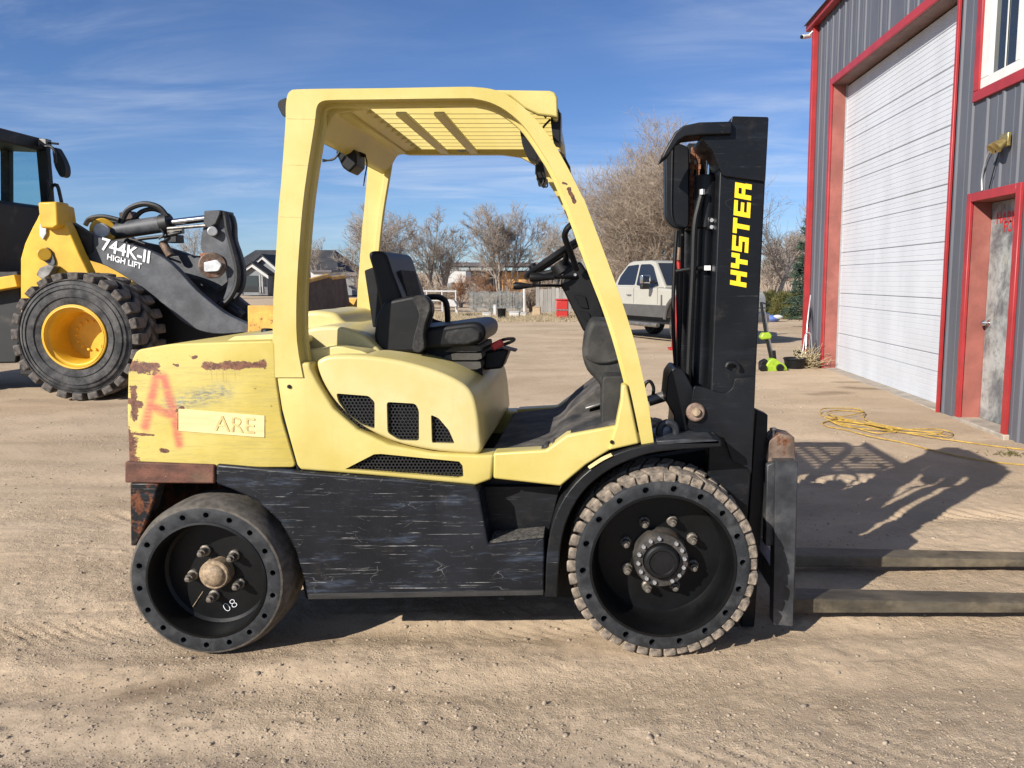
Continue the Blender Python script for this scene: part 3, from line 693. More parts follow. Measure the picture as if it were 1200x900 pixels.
# dark gap between hood and frame
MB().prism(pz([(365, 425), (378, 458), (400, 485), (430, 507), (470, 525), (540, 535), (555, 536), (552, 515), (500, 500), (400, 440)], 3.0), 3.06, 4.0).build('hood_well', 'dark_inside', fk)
# humps of the rear cover behind the seat
MB().prism(rnd(pz([(340, 430), (345, 368), (372, 363), (398, 366), (408, 378), (432, 384), (440, 430)], 3.55), .03), 3.5, 4.05).build('rear_cover', 'cream_yellow_paint', fk, .03, 4, ang=50)
MB().prism(rnd(pz([(330, 432), (345, 392), (372, 382), (400, 381), (428, 390), (452, 412), (458, 436)], 3.25), .03), 3.2, 3.55).build('rear_cover', 'cream_yellow_paint', fk, .03, 4, ang=50)
MB().prism(rnd(pz([(330, 436), (350, 412), (400, 405), (430, 412), (452, 428)], 3.08), .02), 3.06, 3.3).build('rear_cover', 'cream_yellow_paint', fk, .02, 4, ang=50)
# ---- floor and front cowl
MB().prism(pz([(578, 531), (640, 527.5), (664, 510), (722, 499), (742, 503), (765, 516), (716, 527), (687, 545), (657, 570), (578, 561)], 2.97), 2.97, 3.06).build('floor_side', 'yellow_paint', fk, .008, 3)
MB().prism(pz([(578, 531), (640, 527.5), (664, 510), (722, 499), (742, 503), (765, 516), (716, 527), (687, 545), (657, 570), (578, 561)], 2.97), 4.0, 4.09).build('floor_side', 'yellow_paint', fk, .008, 3)
MB().prism(pz([(556, 570), (656, 570), (640, 633), (572, 638)], 3.09), 3.085, 3.11).build('step_back', 'black_paint', fk)
mt = MB().prism(rnd(pz([(573, 533), (642, 525), (668, 507), (724, 494), (742, 498), (742, 512), (640, 540), (573, 541)], 3.0), .02), 2.995, 3.98).build('floor_mat', 'mat_rubber', fk, .008, 2)
rib = MB()
for k in range(9):
    a = P(640 + k * 9.5, 526.5 - (0 if k < 1 else 1) - (k * 3.1 if k < 4 else 9.3 + (k - 3) * 2.0), 3.0)
    rib.box(a + Vector((.0, .06, .006)), (.018, .1, .012))
rib.build('mat_rib', 'mat_rubber', mt, .004, 1)
MB().prism(rnd(pz([(640, 520), (668, 480), (700, 455), (720, 452), (730, 500), (668, 512)], 3.45), .03), 3.45, 3.97).build('toe_board', 'mat_rubber', fk, .02, 3)
pb = MB().box(P(696, 474, 3.4), (.075, .09, .012), Matrix.Rotation(R(-18), 3, 'Y')).build('brake_pedal', 'steel_worn', fk, .004, 2)
MB().prism(cr(pz([(690, 379), (703, 375), (728, 380), (735, 420), (735, 498), (706, 500), (709, 474), (702, 450), (688, 434), (682, 410)], 3.2), 3, True), 3.2, 3.85).build('cowl', 'cowl_dusty', fk, .035, 4, ang=50)
MB().prism(rnd(pz([(706, 440), (740, 440), (748, 515), (704, 505)], 3.08), .02), 3.06, 3.95).build('cowl_base', 'cowl_dusty', fk, .02, 3)
MB().tube([P(u, v, 3.19) for u, v in ((686, 418), (700, 424), (716, 423), (730, 418))], .006, 6, 4).build('cowl_ridge', 'cowl_dusty', fk)
cc = MB().prism(rnd(pz([(656, 332), (663, 313), (680, 306), (694, 326), (709, 366), (706, 386), (684, 389)], 3.46), .012), 3.46, 3.62).build('steering_column', 'plastic_black', fk, .015, 3)
for a in ((672, 345, 690, 362), (678, 364, 694, 378)):
    MB().prism(rnd(pz([(a[0], a[1]), (a[2] - 4, a[1] + 2), (a[2], a[3]), (a[0] + 8, a[3] - 2)], 3.455), .008), 3.452, 3.47).build('trim_plate', 'vinyl_black', cc, .003, 1)
MB().cyl(P(674, 322, 3.452), P(674, 322, 3.465), .006).build('bolt', 'bolt_bright', cc)
# steering wheel seen nearly edge-on
sc = P(650, 302, 3.54); ax = Vector((-.56, 0, .83)).normalized(); e1 = Vector((0, 1, 0)); e2 = ax.cross(e1)
sw = empty('steering_wheel', sc, fk)
MB().tube([sc + (e1 * math.cos(2 * math.pi * i / 36) + e2 * math.sin(2 * math.pi * i / 36)) * .145 for i in range(36)], .014, 10, closed=True).build('rim', 'vinyl_black', sw)
for a in (90, 210, 330):
    e = e1 * math.cos(R(a)) + e2 * math.sin(R(a))
    MB().tube([sc - ax * .05 + e * .02, sc - ax * .03 + e * .08, sc + e * .14], .012, 8, 3).build('spoke', 'vinyl_black', sw)
MB().cyl(sc - ax * .075, sc - ax * .025, .05, .042, 20).build('hub', 'plastic_black', sw, .006, 2)
MB().lathe([(0, -.02), (.017, -.016), (.019, 0), (.016, .02), (.0, .026)], P(631, 322, 3.45) + ax * .03, ax, 14, False).build('knob', 'vinyl_black', sw)
for a, b, r, kn in (((605, 335), (668, 335), .006, 1), ((624, 325), (690, 326), .008, 2)):
    lv = MB().tube([P(a[0], a[1], 3.4), P((a[0] + b[0]) / 2, a[1] - .4, 3.42), P(b[0], b[1], 3.5)], r, 8, 4).build('control_lever', 'vinyl_black', fk)
    p = P(a[0], a[1], 3.4)
    MB().lathe([(0, -.012), (.013, -.012), (.016, 0), (.015, .02), (.009, .05), (.007, .07)] if kn == 1 else [(0, -.012), (.018, -.010), (.02, .01), (.014, .05), (.01, .09)], p, (1, 0, 0), 14, False).build('knob', 'vinyl_black', lv)
MB().tube([P(u, v, Y) for u, v, Y in ((674, 262, 3.3), (670, 263, 3.3), (664, 269, 3.3), (662, 278, 3.32), (668, 294, 3.36), (676, 316, 3.42))], .0125, 10, 5).build('grab_bar', 'vinyl_black', fk)
# ---- seat
st = empty('seat', P(510, 436, 3.5), fk)
YS0, YS1 = 3.29, 3.77
bp = cr(pz([(432, 298), (441, 294), (452, 298), (460, 320), (472, 352), (482, 388), (484, 402), (456, 404), (450, 380), (443, 348), (437, 318)], YS0), 4, True)
MB().prism(bp, YS0, YS1).build('backrest', 'vinyl_black', st, .028, 4, ang=50)
MB().prism(rnd(pz([(459, 318), (463, 316), (482, 386), (476, 390)], YS0), .004), YS0 + .1, YS1 - .1).build('backrest_pad', 'fabric_grey', st, .01, 2)
MB().prism(rnd(pz([(427, 317), (440, 312), (452, 372), (447, 382), (437, 384)], YS0 + .03), .006), YS0 + .03, YS1 - .03).build('back_shell', 'plastic_black', st, .008, 2)
cp = cr(pz([(455, 388), (500, 384), (545, 378), (560, 378), (568, 385), (567, 397), (556, 404), (520, 408), (470, 411)], YS0), 4, True)
MB().prism(cp, YS0, YS1).build('cushion', 'vinyl_black', st, .025, 4, ang=50)
MB().prism(rnd(pz([(523, 388), (552, 384), (563, 389), (562, 399), (548, 404), (527, 404), (520, 396)], YS0 - .012), .008), YS0 - .012, YS0 + .1).build('cushion_side', 'fabric_grey', st, .01, 3)
for k, (a, b, v0, v1) in enumerate(((530, 563, 405, 412.5), (524, 564, 414, 422), (517, 563, 424, 433))):
    MB().prism(rnd(pz([(a, v0 + 2), (a + 10, v0), (b, v0), (b + 1, v1 - 2), (b - 5, v1), (a - 10, v1)], 3.33), .004), 3.33, 3.72).build('bellows', 'bellows_grey', st, .006, 2)
MB().prism(pz([(452, 405), (560, 403), (566, 440), (455, 440)], 3.37), 3.37, 3.7).build('seat_base', 'plastic_black', st)
MB().prism(rnd(pz([(450, 408), (490, 405), (498, 416), (490, 424), (452, 424)], 3.30), .01), 3.3, 3.36).build('recline_cover', 'plastic_black', st, .008, 2)
MB().tube([P(u, v, 3.295) for u, v in ((455, 418), (460, 410), (474, 406), (488, 409), (489, 417), (476, 422), (462, 424))], .006, 8, 4).build('handle', 'vinyl_black', st)
# hip restraint on the near side, armrest loop on the far side
hr = rnd(pz([(440, 372), (450, 353), (484, 346), (497, 346), (505, 356), (506, 366), (500, 382), (498, 402), (491, 413), (455, 414), (441, 408), (438, 395)], 3.25), .015)
MB().prism(hr, 3.25, 3.33).build('hip_restraint', 'plastic_black', st, .014, 3)
MB().prism(cr(pz([(484, 350), (492, 346), (501, 350), (505, 360), (500, 376), (497, 392), (498, 406), (492, 413), (484, 410), (485, 396), (490, 378), (491, 366)], 3.235), 3, True), 3.225, 3.27).build('bolster', 'fabric_grey', st, .012, 3)
MB().tube([P(u, v, YS1 + .02) for u, v in ((498, 350), (512, 348), (521, 352), (524, 362), (524, 382), (518, 380), (508, 377), (502, 372), (500, 360))], .014, 8, 4, True).build('armrest', 'vinyl_black', st)
bk = MB().box(P(583, 404, 3.4), (.05, .03, .03), Matrix.Rotation(R(-30), 3, 'Y')).build('belt_buckle', 'red_plastic', st, .005, 2)
MB().tube([P(u, v, 3.42) for u, v in ((566, 410), (575, 405), (590, 398), (602, 397), (600, 400), (590, 404))], .007, 6, 4).build('seat_belt', 'plastic_black', st)
MB().prism(pz([(568, 412), (590, 408), (596, 412), (588, 432), (566, 434)], 3.45), 3.45, 3.6).build('console', 'plastic_black', st, .01, 2)
MB().box(P(596, 408, 3.5), (.07, .1, .006), Matrix.Rotation(R(15), 3, 'Y')).build('manual_card', 'rusty_bracket', st)
# ---- overhead guard
og = empty('overhead_guard', P(480, 300, 3.5), fk)
outer = [(322.8, 442), (320.5, 400), (321.5, 347), (328, 240), (330.5, 215), (335.5, 147), (336, 125), (338, 112), (342, 107), (348, 105.5), (380, 104.7), (450, 104), (540, 102.4), (560, 103), (576, 105), (593, 111), (611, 124), (629, 141.5), (647, 165), (664.5, 195), (682, 230), (687, 240), (717, 320), (731, 360), (744, 402), (753, 440), (760, 475), (766, 519)]
inner = [(751.5, 520), (741, 469), (732, 432), (722, 396), (710, 360), (694.5, 320), (665.5, 240), (647, 198.5), (634, 177), (623.6, 161), (611, 145), (593, 130), (575.6, 121), (557.8, 116.7), (540, 115.8), (423, 117.4), (392, 117.8), (378, 119.5), (372, 127), (369.5, 147), (358, 222), (352, 285), (348.5, 347), (349, 400), (356, 442)]
def gshape(a, b, Y): return pz(a[:3], Y) + pz(cr(a[3:], 3), Y) + pz(cr(b, 3), Y)
go = gshape(outer, inner, 2.97)
def offset(pl, d):
    out = []
    for i, p in enumerate(pl):
        a = Vector(pl[max(i - 1, 0)]); b = Vector(pl[min(i + 1, len(pl) - 1)]); t_ = (b - a).normalized(); out.append((p[0] - t_.y * d, p[1] + t_.x * d))
    return out
inn_ = pz(cr(inner, 3), 2.97)
lipo = inn_[::-1] + offset(inn_, .026)
lipo = offset(inn_, -.012)[::-1] + offset(inn_, .015)
for y0, y1, l0, l1 in ((2.961, 3.026, 3.02, 3.05), (4.04, 4.10, 4.018, 4.046)):
    MB().prism(go, y0, y1).build('guard_side', 'yellow_paint_worn' if y0 < 3 else 'yellow_paint', og, .009, 3)
    MB().prism(lipo, l0, l1).build('guard_lip', 'yellow_paint', og, .004, 2)
for v, a_, b_ in ((193, 333, 361), (254, 328.5, 354), (139, 336.5, 369)):
    MB().tube([P(a_, v, 2.961), P(b_, v + .6, 2.961)], .0011, 5).build('weld_seam', 'faded_letter', og)
MB().prism(pz([(728.5, 451), (734.5, 451), (741, 480), (749.5, 520), (713, 528), (722, 497), (727.5, 469)], 2.955), 2.953, 3.03).build('gusset', 'yellow_paint_worn', og, .008, 3)
# cross beams
def beam(name, pts, Y, y0, y1, bev=.012): return MB().prism(rnd(pz(pts, Y), .015), y0, y1).build(name, 'yellow_paint', og, bev, 3)
beam('rear_beam', [(341, 112), (405, 110), (428, 122), (428, 128), (392, 134), (378, 160), (367, 165), (367, 135), (341, 135)], 3.05, 3.05, 4.03)
beam('front_beam', [(632, 108), (645, 106.5), (652, 112), (654, 140), (648, 140), (643, 120)], 3.0, 3.02, 4.08)
MB().prism(pz([(570, 105), (644, 106), (650, 108), (653, 114), (654, 138), (646, 136), (630, 134), (614, 126), (598, 113)], 2.99), 2.99, 3.02).build('front_cap', 'yellow_paint', og, .006, 2)
zt = P(480, 118, 3.0).z; xa = P(395, 120, 3.0).x; xb = P(644, 120, 3.0).x
slat = MB().bx(xa, xb, -.006, .006, zt - .022, zt + .012).mesh('slat'); slat.materials.append(MATS['yellow_paint'])
for k in range(10): place('slat', slat, og, (0, 3.12 + k * .092, 0))
for u in (462, 507):
    MB().bx(P(u, 130, 3.04).x, P(u + 13, 130, 3.04).x, 3.06, 3.97, zt - .040, zt - .025).build('cross_bar', 'yellow_paint', og, .004, 2)
# zig-zag edge strip at the rear end of the slats
MB().bx(xa - .01, xa + .03, 3.06, 3.97, zt - .04, zt - .024).build('edge_strip', 'yellow_paint', og, .004, 1)
MB().box(P(545, 176, 3.965), (.07, .004, .016)).build('data_plate', 'lens_grey', og)
MB().prism(rnd(XZ([(455, 160), (606, 160), (622, 172), (634, 190), (640, 204), (628, 194), (610, 184), (588, 181), (478, 181), (455, 176)], 3.985), .01), 3.985, 4.02).build('far_rail', 'yellow_paint', og, .005, 2)
# ---- lamps, mirrors and wiring
def lamp(pts, Y, y1, name='work_lamp', lens=None):
    l = MB().prism(rnd(pz(pts, Y), .008), Y, y1).build(name, 'plastic_black', fk, .01, 3)
    if lens: MB().prism(rnd(pz(lens, Y + .01), .006), Y + .012, y1 - .012).build('lens', 'lens_grey', l, .004, 2)
    return l
lamp([(647, 127), (654, 126), (657, 134), (656, 168), (648, 165), (645, 140)], 3.05, 3.17, 'headlamp', [(655, 131), (658, 132), (658, 164), (655, 163)])
lamp([(654, 176), (661, 181), (669, 197), (664, 199), (656, 188)], 3.35, 3.5, 'headlamp')
lamp([(609, 152), (616, 156), (630, 180), (629, 189), (618, 185), (612, 170)], 3.1, 3.2, 'mirror')
lamp([(630, 186), (636, 190), (640, 210), (636, 218), (629, 212), (628, 195)], 3.6, 3.72, 'headlamp', [(627, 192), (629, 190), (630, 210), (627, 208)])
lamp([(326, 118), (336, 114), (337, 138), (331, 136), (325, 124)], 3.05, 3.14)
lamp([(393, 178), (397, 172), (414, 174), (418, 180), (418, 193), (409, 202), (401, 196)], 3.42, 3.55, 'work_lamp', [(399, 182), (412, 183), (411, 196), (403, 194)])
for pts, Y, r in ((((400, 174), (401, 162), (392, 158), (383, 156)), 3.45, .01), (((398, 178), (392, 186), (385, 188), (378, 187)), 3.4, .004), (((402, 172), (396, 182), (388, 187), (378, 189)), 3.42, .004), (((414, 178), (424, 181), (428, 183)), 3.5, .008), (((428, 182), (430, 192), (428, 205), (426, 218)), 3.5, .003), (((404, 172), (412, 166), (420, 160)), 3.48, .008),
                  (((640, 138), (634, 130), (640, 126), (648, 128)), 3.06, .004), (((645, 140), (636, 150), (633, 160)), 3.06, .004), (((629, 182), (629, 205), (634, 216), (641, 219), (641, 210)), 3.3, .003), (((633, 200), (637, 212), (632, 218), (630, 205)), 3.3, .003)):
    MB().tube([P(u, v, Y) for u, v in pts], r, 6, 5).build('cable', 'plastic_black', fk)
# small round drum behind the rear post, cap on the counterweight
dp = P(334, 352, 3.6)
MB().lathe([(0, -.04), (.05, -.04), (.082, -.025), (.088, 0), (.082, .03), (.05, .05), (0, .05)], dp, (1, .25, .15), 24, False).build('air_cleaner', 'plastic_black', fk)
MB().cyl(P(313, 385, 3.5), P(313, 391, 3.5), .022, .026, 16).build('filler_cap', 'plastic_black', fk, .004, 2)
# ---- front fender
fo = [(639, 700), (640, 660), (645, 622), (656, 592), (674, 566), (698, 545), (726, 530), (768, 520), (845, 515)]
fi = [(846, 524), (776, 529), (738, 539), (706, 556), (682, 578), (666, 606), (657, 640), (653, 700)]
fd = MB().prism(pz(cr(fo, 3) + cr(fi, 3), 2.93), 2.93, 3.25).build('front_fender', 'black_paint', fk, .005, 2)
MB().prism(pz([(769, 516), (800, 514), (843, 515), (843, 520), (770, 521)], 2.94), 2.93, 3.1).build('fender_deck', 'carriage_steel', fk, .004, 2)
MB().prism(pz(cr([(691, 549.5), (706, 540), (718, 534)], 3) + cr([(716, 531.5), (704, 537), (689, 547)], 3), 2.925), 2.922, 2.934).build('sticker', 'placard', fd)
MB().prism(pz([(660, 570), (700, 545), (845, 522), (850, 600), (846, 690), (640, 697), (640, 640)], 3.3), 3.27, 3.33).build('inner_fender', 'dark_inside', fk)
MB().tube([P(u, v, 3.05) for u, v in ((772, 512), (774, 500), (783, 495), (791, 500), (792, 510), (786, 515))], .014, 8, 4).build('tow_hook', 'carriage_steel', fk)
# ---- axles
c1 = P(777, 664.3, 2.90); c2 = P(241, 681, 2.90)
MB().cyl((c1.x, 3.1, c1.z), (c1.x, 3.98, c1.z), .09).build('front_axle', 'rim_black', fk)
MB().cyl((c2.x, 3.15, c2.z), (c2.x, 3.9, c2.z), .07).build('rear_axle', 'rim_black', fk)
# ---- wheels
def ring_holes(c, r, n, hr, a0=0):
    m = MB()
    for k in range(n):
        a = 2 * math.pi * k / n + a0
        p = c + Vector((math.cos(a) * r, -.02, math.sin(a) * r)); m.cyl(p, p + Vector((0, .06, 0)), hr, n=10)
    return m
# front
fw = empty('front_wheel', c1, fk)
FR = c1.z
ty = MB().lathe([(.270, .004), (.310, .001), (.319, .004), (.323, .012), (.327, .03), (.327, .14), (.326, .24), (.318, .262), (.27, .27)], c1, (0, 1, 0), 96).build('tyre', 'rubber_ring', fw)
bake(ty, [ring_holes(c1, .2945, 18, .0122, .05)])
NL = 42; lg = MB()
def arcblock(a0, a1, y0, y1, r0, r1, sk=0.0):
    vs = []
    for a in (a0, (a0 + a1) / 2, a1):
        for y, s in ((y0, 0), (y1, sk)):
            for r in (r0, r1): vs.append((math.cos(a + s) * r, y, math.sin(a + s) * r))
    fs = []
    for k in (0, 4): fs += [(k, k + 1, k + 5, k + 4), (k + 2, k + 6, k + 7, k + 3), (k + 1, k + 3, k + 7, k + 5), (k, k + 4, k + 6, k + 2)]
    return vs, fs + [(0, 2, 3, 1), (8, 9, 11, 10)]
st_ = 2 * math.pi / NL
lm = MB().add(*arcblock(-st_ * .42, st_ * .42, .008, .125, .318, FR, st_ * .7)).mesh('tread_lug', 30); lm.materials.append(MATS['dusty_tread'])
lm2 = MB().add(*arcblock(-st_ * .42, st_ * .42, .14, .262, .318, FR, -st_ * .7)).mesh('tread_lug_inner', 30); lm2.materials.append(MATS['dusty_tread'])
LMS = [lm]
for a_, b_, s_, y_ in ((.46, .40, .6, .002), (.38, .45, .8, .010), (.47, .46, .75, .004)):
    m_ = MB().add(*arcblock(-st_ * a_, st_ * b_, y_ + .002, .12, .318, FR, st_ * s_)).mesh('tread_lug', 30); m_.materials.append(MATS['dusty_tread']); LMS.append(m_)
for k in range(NL):
    for me, of in ((random.choice(LMS), 0), (lm2, .5)):
        s_ = 1 - random.uniform(0, .014)
        o = place('tread_lug', me, fw, c1, (0, (k + of) * st_ + random.uniform(-.012, .012), 0), (s_, random.uniform(.96, 1.0), s_))
        b = o.modifiers.new('bevel', 'BEVEL'); b.width = .006; b.segments = 2
MB().lathe([(.271, .0), (.262, .0), (.258, .012), (.252, .10), (.246, .150), (.236, .163), (.12, .158), (0.0, .158), (0, .175), (.25, .175), (.27, .16)], c1, (0, 1, 0), 72, True).build('rim', 'rim_black', fw)
hb = MB().lathe([(.104, .16), (.104, .075), (.100, .068), (.070, .066), (.066, .072), (.064, .075), (.062, .050), (.056, .044), (.046, .043), (.043, .047), (0, .047)], c1, (0, 1, 0), 48, False).build('hub', 'hub_rust', fw)
MB().lathe([(.0665, .073), (.0645, .046), (.058, .040), (.048, .039), (.044, .044), (0, .044)], c1, (0, 1, 0), 40, False).build('hub_cap', 'plastic_black', fw)
b_me = MB().cyl((0, 0, 0), (0, -.012, 0), .0085, .0075, 6).mesh('bolt'); b_me.materials.append(MATS['bolt_bright'])
for k in range(16):
    if k in (3, 12): continue
    a = 2 * math.pi * k / 16 + .1; place('bolt', b_me, fw, c1 + Vector((math.cos(a) * .087, .068, math.sin(a) * .087)), (0, random.random(), 0))
nm = MB().lathe([(0, -.062), (.009, -.06), (.010, -.045), (.0145, -.045), (.0155, -.04), (.0155, -.018), (.021, -.014), (.022, 0)], (0, 0, 0), (0, 1, 0), 12, False).mesh('lug_nut', 30); nm.materials.append(MATS['nut_steel'])
for k in range(8):
    a = 2 * math.pi * (k + .5) / 8 + .05; place('lug_nut', nm, fw, c1 + Vector((math.cos(a) * .138, .16, math.sin(a) * .138)), (0, random.random() * 3, 0))
# rear
rw = empty('rear_wheel', c2, fk); RR = c2.z
ty = MB().lathe([(.222, .006), (.268, .002), (.280, .008), (.287, .022), (RR - .003, .06), (RR, .13), (RR - .002, .19), (.286, .235), (.27, .245), (.222, .245)], c2, (0, 1, 0), 96).build('tyre', 'rubber_ring', rw)
bake(ty, [ring_holes(c2, .249, 18, .0108, .12)])
MB().lathe([(.274, .0045), (.2812, .0075), (.2880, .0215), (RR - .0018, .0595), (RR + .0008, .13), (RR - .001, .2), (RR - .004, .2), (RR - .004, .13), (.288, .05), (.282, .015), (.274, .007)], c2, (0, 1, 0), 72).build('shoulder', 'shoulder_dust', rw)
MB().lathe([(.2225, .002), (.214, .0), (.209, .01), (.205, .07), (.201, .098), (.19, .107), (.10, .104), (0, .104), (0, .13), (.2, .13), (.22, .12)], c2, (0, 1, 0), 72).build('rim', 'rim_black', rw)
MB().lathe([(.058, .104), (.056, .060), (.052, .055), (.043, .054), (.041, .048), (.034, .041), (.02, .035), (0, .033)], c2 + Vector((.004, 0, .002)), (0, 1, 0), 32, False).build('hub', 'hub_tan', rw)
for k in range(5):
    a = 2 * math.pi * k / 5 + .76; place('lug_nut', nm, rw, c2 + Vector((math.cos(a) * .094, .106, math.sin(a) * .094)), (0, random.random() * 3, 0))
text('chalk_number', '08', .050, 'white_chalk', rw, P(265, 718, c2.y + .1025), (1, 0, .6), (-.2, 0, 1), .0006, -.0014, sx=1.15, sp=1.05)
MB().tube([P(226, 711, c2.y + .1025), P(238, 693, c2.y + .1025)], .0016, 5).build('mark', 'hub_tan', rw)
for w, c in ((fw, c1), (rw, c2)):
    k = copy_tree(w, fk); k.location = (0, 0, 0); k.rotation_euler = (0, 0, math.pi)
    k.matrix_parent_inverse = Matrix.Identity(4)
    loc = Vector((c.x, 2 * 3.53 - c.y, c.z)) - Vector(fk.location); k.location = loc
    for ch in list(k.children):
        if ch.name.startswith('chalk') or ch.name.startswith('mark'): bpy.data.objects.remove(ch)
# ---- mast
ms = empty('mast', (P(865, 560, 3.5).x, 3.53, .1), fk)
YM = 3.10
chan = pz([(858, 150), (900, 150), (880, 560), (866, 735), (818, 735), (829, 560), (843, 200)], YM)
for y0, y1 in ((YM, YM + .09), (3.87, 3.96)): MB().prism(chan, y0, y1).build('mast_rail', 'mast_paint', ms, .006, 2)
irl = pz([(886, 480), (900, 486), (899, 520), (884, 735), (868, 735)], 3.2)
for y0, y1 in ((3.2, 3.27), (3.79, 3.86)): MB().prism(irl, y0, y1).build('inner_rail', 'mast_paint', ms, .005, 2)
head = rnd(pz([(858, 136), (901, 137), (897, 213), (847, 206), (842, 194), (836, 178), (824, 164), (822, 158), (853, 157)], 3.085), .008)
MB().prism(head, 3.085, 3.97).build('head_beam', 'mast_paint', ms, .008, 3)
MB().prism(pz([(858, 140), (899, 140), (899, 150), (858, 150)], 3.2), 3.2, 3.86).build('head_cap', 'mast_paint', ms, .006, 2)
MB().prism(pz([(774, 188), (779, 176), (791, 155), (801, 147), (820, 143), (858, 142), (858, 157), (822, 158), (803, 160), (795, 165), (785, 180)], 3.06), 3.06, 3.2).build('brim', 'mast_paint', ms, .006, 3)
hg = MB().prism(rnd(pz([(779, 178), (790, 166), (808, 172), (808, 262), (806, 268), (790, 268), (780, 258)], 3.3), .02), 3.3, 3.38).build('hose_guard', 'mast_paint', ms, .006, 2)
MB().tube([P(u, v, 3.295) for u, v in ((788, 168), (787, 220), (787, 250), (791, 262), (800, 265))], .004, 6, 3).build('guard_edge', 'mast_paint', ms)
MB().prism(pz([(807, 168), (845, 168), (842, 268), (806, 268)], 3.45), 3.45, 3.6).build('painted_shade', 'dark_inside', ms)  # dark sheet standing in for the shade inside the mast head
def vc(name, u0, v0, u1, v1, Y, r, mat, r1=None, n=20, bev=.004): return MB().cyl(P(u0, v0, Y), P(u1, v1, Y), r, r1, n).build(name, mat, ms, bev, 2)
vc('lift_cylinder', 829, 212, 820, 470, 3.3, .046, 'mast_paint')
vc('cylinder_collar', 830, 206, 828, 268, 3.29, .053, 'mast_paint')
vc('piston_rod', 832, 168, 830, 206, 3.28, .014, 'chrome')
vc('lift_cylinder', 806, 268, 800, 450, 3.62, .036, 'mast_paint')
for u in (819, 812):
    ch = MB()
    for k in range(14): ch.box(P(u - k * .25, 176 + k * 6.6, 3.36), (.022 if k % 2 else .014, .016, .022))
    ch.build('lift_chain', 'chain_rust', ms, .002, 1)
for pts, Y, r in ((((823, 226), (819, 240), (814, 266), (812, 320), (809, 380), (806, 448)), 3.22, .0125), (((793, 270), (790, 320), (789, 380), (793, 440), (800, 462)), 3.3, .008), (((800, 268), (799, 340), (796, 420), (797, 456)), 3.34, .008), (((795, 268), (794, 350), (799, 452)), 3.5, .007)):
    MB().tube([P(u, v, Y) for u, v in pts], r, 8, 5).build('hose', 'plastic_black', ms)
MB().cyl(P(823, 222, 3.21), P(823, 228, 3.21), .012, n=8).build('fitting', 'bolt_bright', ms)
MB().tube([P(792, 318, 3.24), P(812, 315, 3.23), P(828, 314, 3.235)], .008, 8, 3).build('hose_clamp', 'plastic_black', ms)
MB().box(P(829, 314, 3.225), (.024, .008, .018)).build('tag', 'white_tag', ms)
MB().box(P(836, 262, 3.22), (.05, .03, .05)).build('bracket', 'mast_paint', ms, .004, 2)
for v in (258, 266): MB().cyl(P(834, v, 3.2), P(834, v, 3.21), .008, n=6).build('bolt', 'bolt_bright', ms)
MB().tube([P(u, v, 3.35) for u, v in ((796, 290), (795, 305))], .01, 8).build('fitting', 'rusty_bracket', ms)
MB().cyl(P(794, 293, 3.36), P(796, 318, 3.36), .008, n=8).build('warning_tag', 'red_plastic', ms)
# foot plate, pin and tilt gear
ft = pz([(806, 500), (810, 470), (813, 452), (826, 454), (838, 459), (850, 461), (858, 455), (861, 443), (885, 441), (880, 556), (876, 548), (858, 540), (848, 512), (820, 512)], 3.085)
MB().prism(rnd(ft, .012), 3.075, 3.1).build('foot_plate', 'mast_paint', ms, .006, 3)
MB().tube([P(u, v, 3.083) for u, v in ((851, 430), (853, 426), (858, 425), (864, 427), (866, 433))], .008, 8, 4).build('weld_hook', 'mast_paint', ms)
MB().cyl(P(815, 483, 3.06), P(815, 483, 3.1), .036, n=24).build('pivot_plate', 'rusty_bracket', ms, .006, 2)
MB().cyl(P(816, 483, 3.045), P(816, 483, 3.08), .017, n=16).build('pivot_pin', 'hub_tan', ms, .003, 2)
MB().prism(rnd(pz([(783, 440), (790, 430), (801, 434), (812, 455), (812, 475), (803, 488), (808, 512), (788, 510), (790, 486), (780, 470)], 3.14), .012), 3.14, 3.35).build('tilt_bracket', 'mast_paint', ms, .01, 3)
MB().tube([P(760, 470, 3.3), P(786, 462, 3.3)], .022, 14).build('tilt_rod', 'steel_worn', ms)
MB().tube([P(u, v, 3.3) for u, v in ((757, 449), (762, 447), (766, 455), (764, 466), (758, 468), (754, 458))], .007, 8, 4, True).build('lifting_eye', 'plastic_black', ms)
# logo letters built as strokes
LET = {'H': [(0, 0, 1.3, 5), (2.9, 0, 4.2, 5), (1.3, 1.9, 2.9, 3.1)], 'Y': [(0, 2.5, 1.3, 5), (2.9, 2.5, 4.2, 5), (1.3, 2.5, 2.9, 3.6), (1.45, 0, 2.75, 2.5)],
       'S': [(0, 3.9, 4.2, 5), (0, 2.95, 1.3, 3.9), (0, 1.95, 4.2, 2.95), (2.9, 1.1, 4.2, 1.95), (0, 0, 4.2, 1.1)], 'T': [(0, 3.8, 4.2, 5), (1.45, 0, 2.75, 3.8)],
       'E': [(0, 0, 1.3, 5), (1.3, 3.9, 4.2, 5), (1.3, 1.95, 3.9, 2.95), (1.3, 0, 4.2, 1.1)], 'R': [(0, 0, 1.3, 5), (1.3, 3.9, 4.2, 5), (2.9, 2.9, 4.2, 3.9), (1.3, 1.85, 4.2, 2.9), (2.9, 0, 4.35, 1.85)]}
o_ = P(874.5, 337, YM - .0035); rv = P(881, 217, YM - .0035) - o_; uv = P(855.5, 333.5, YM - .0035) - o_
tot = 6 * 4.2 + 5 * .62
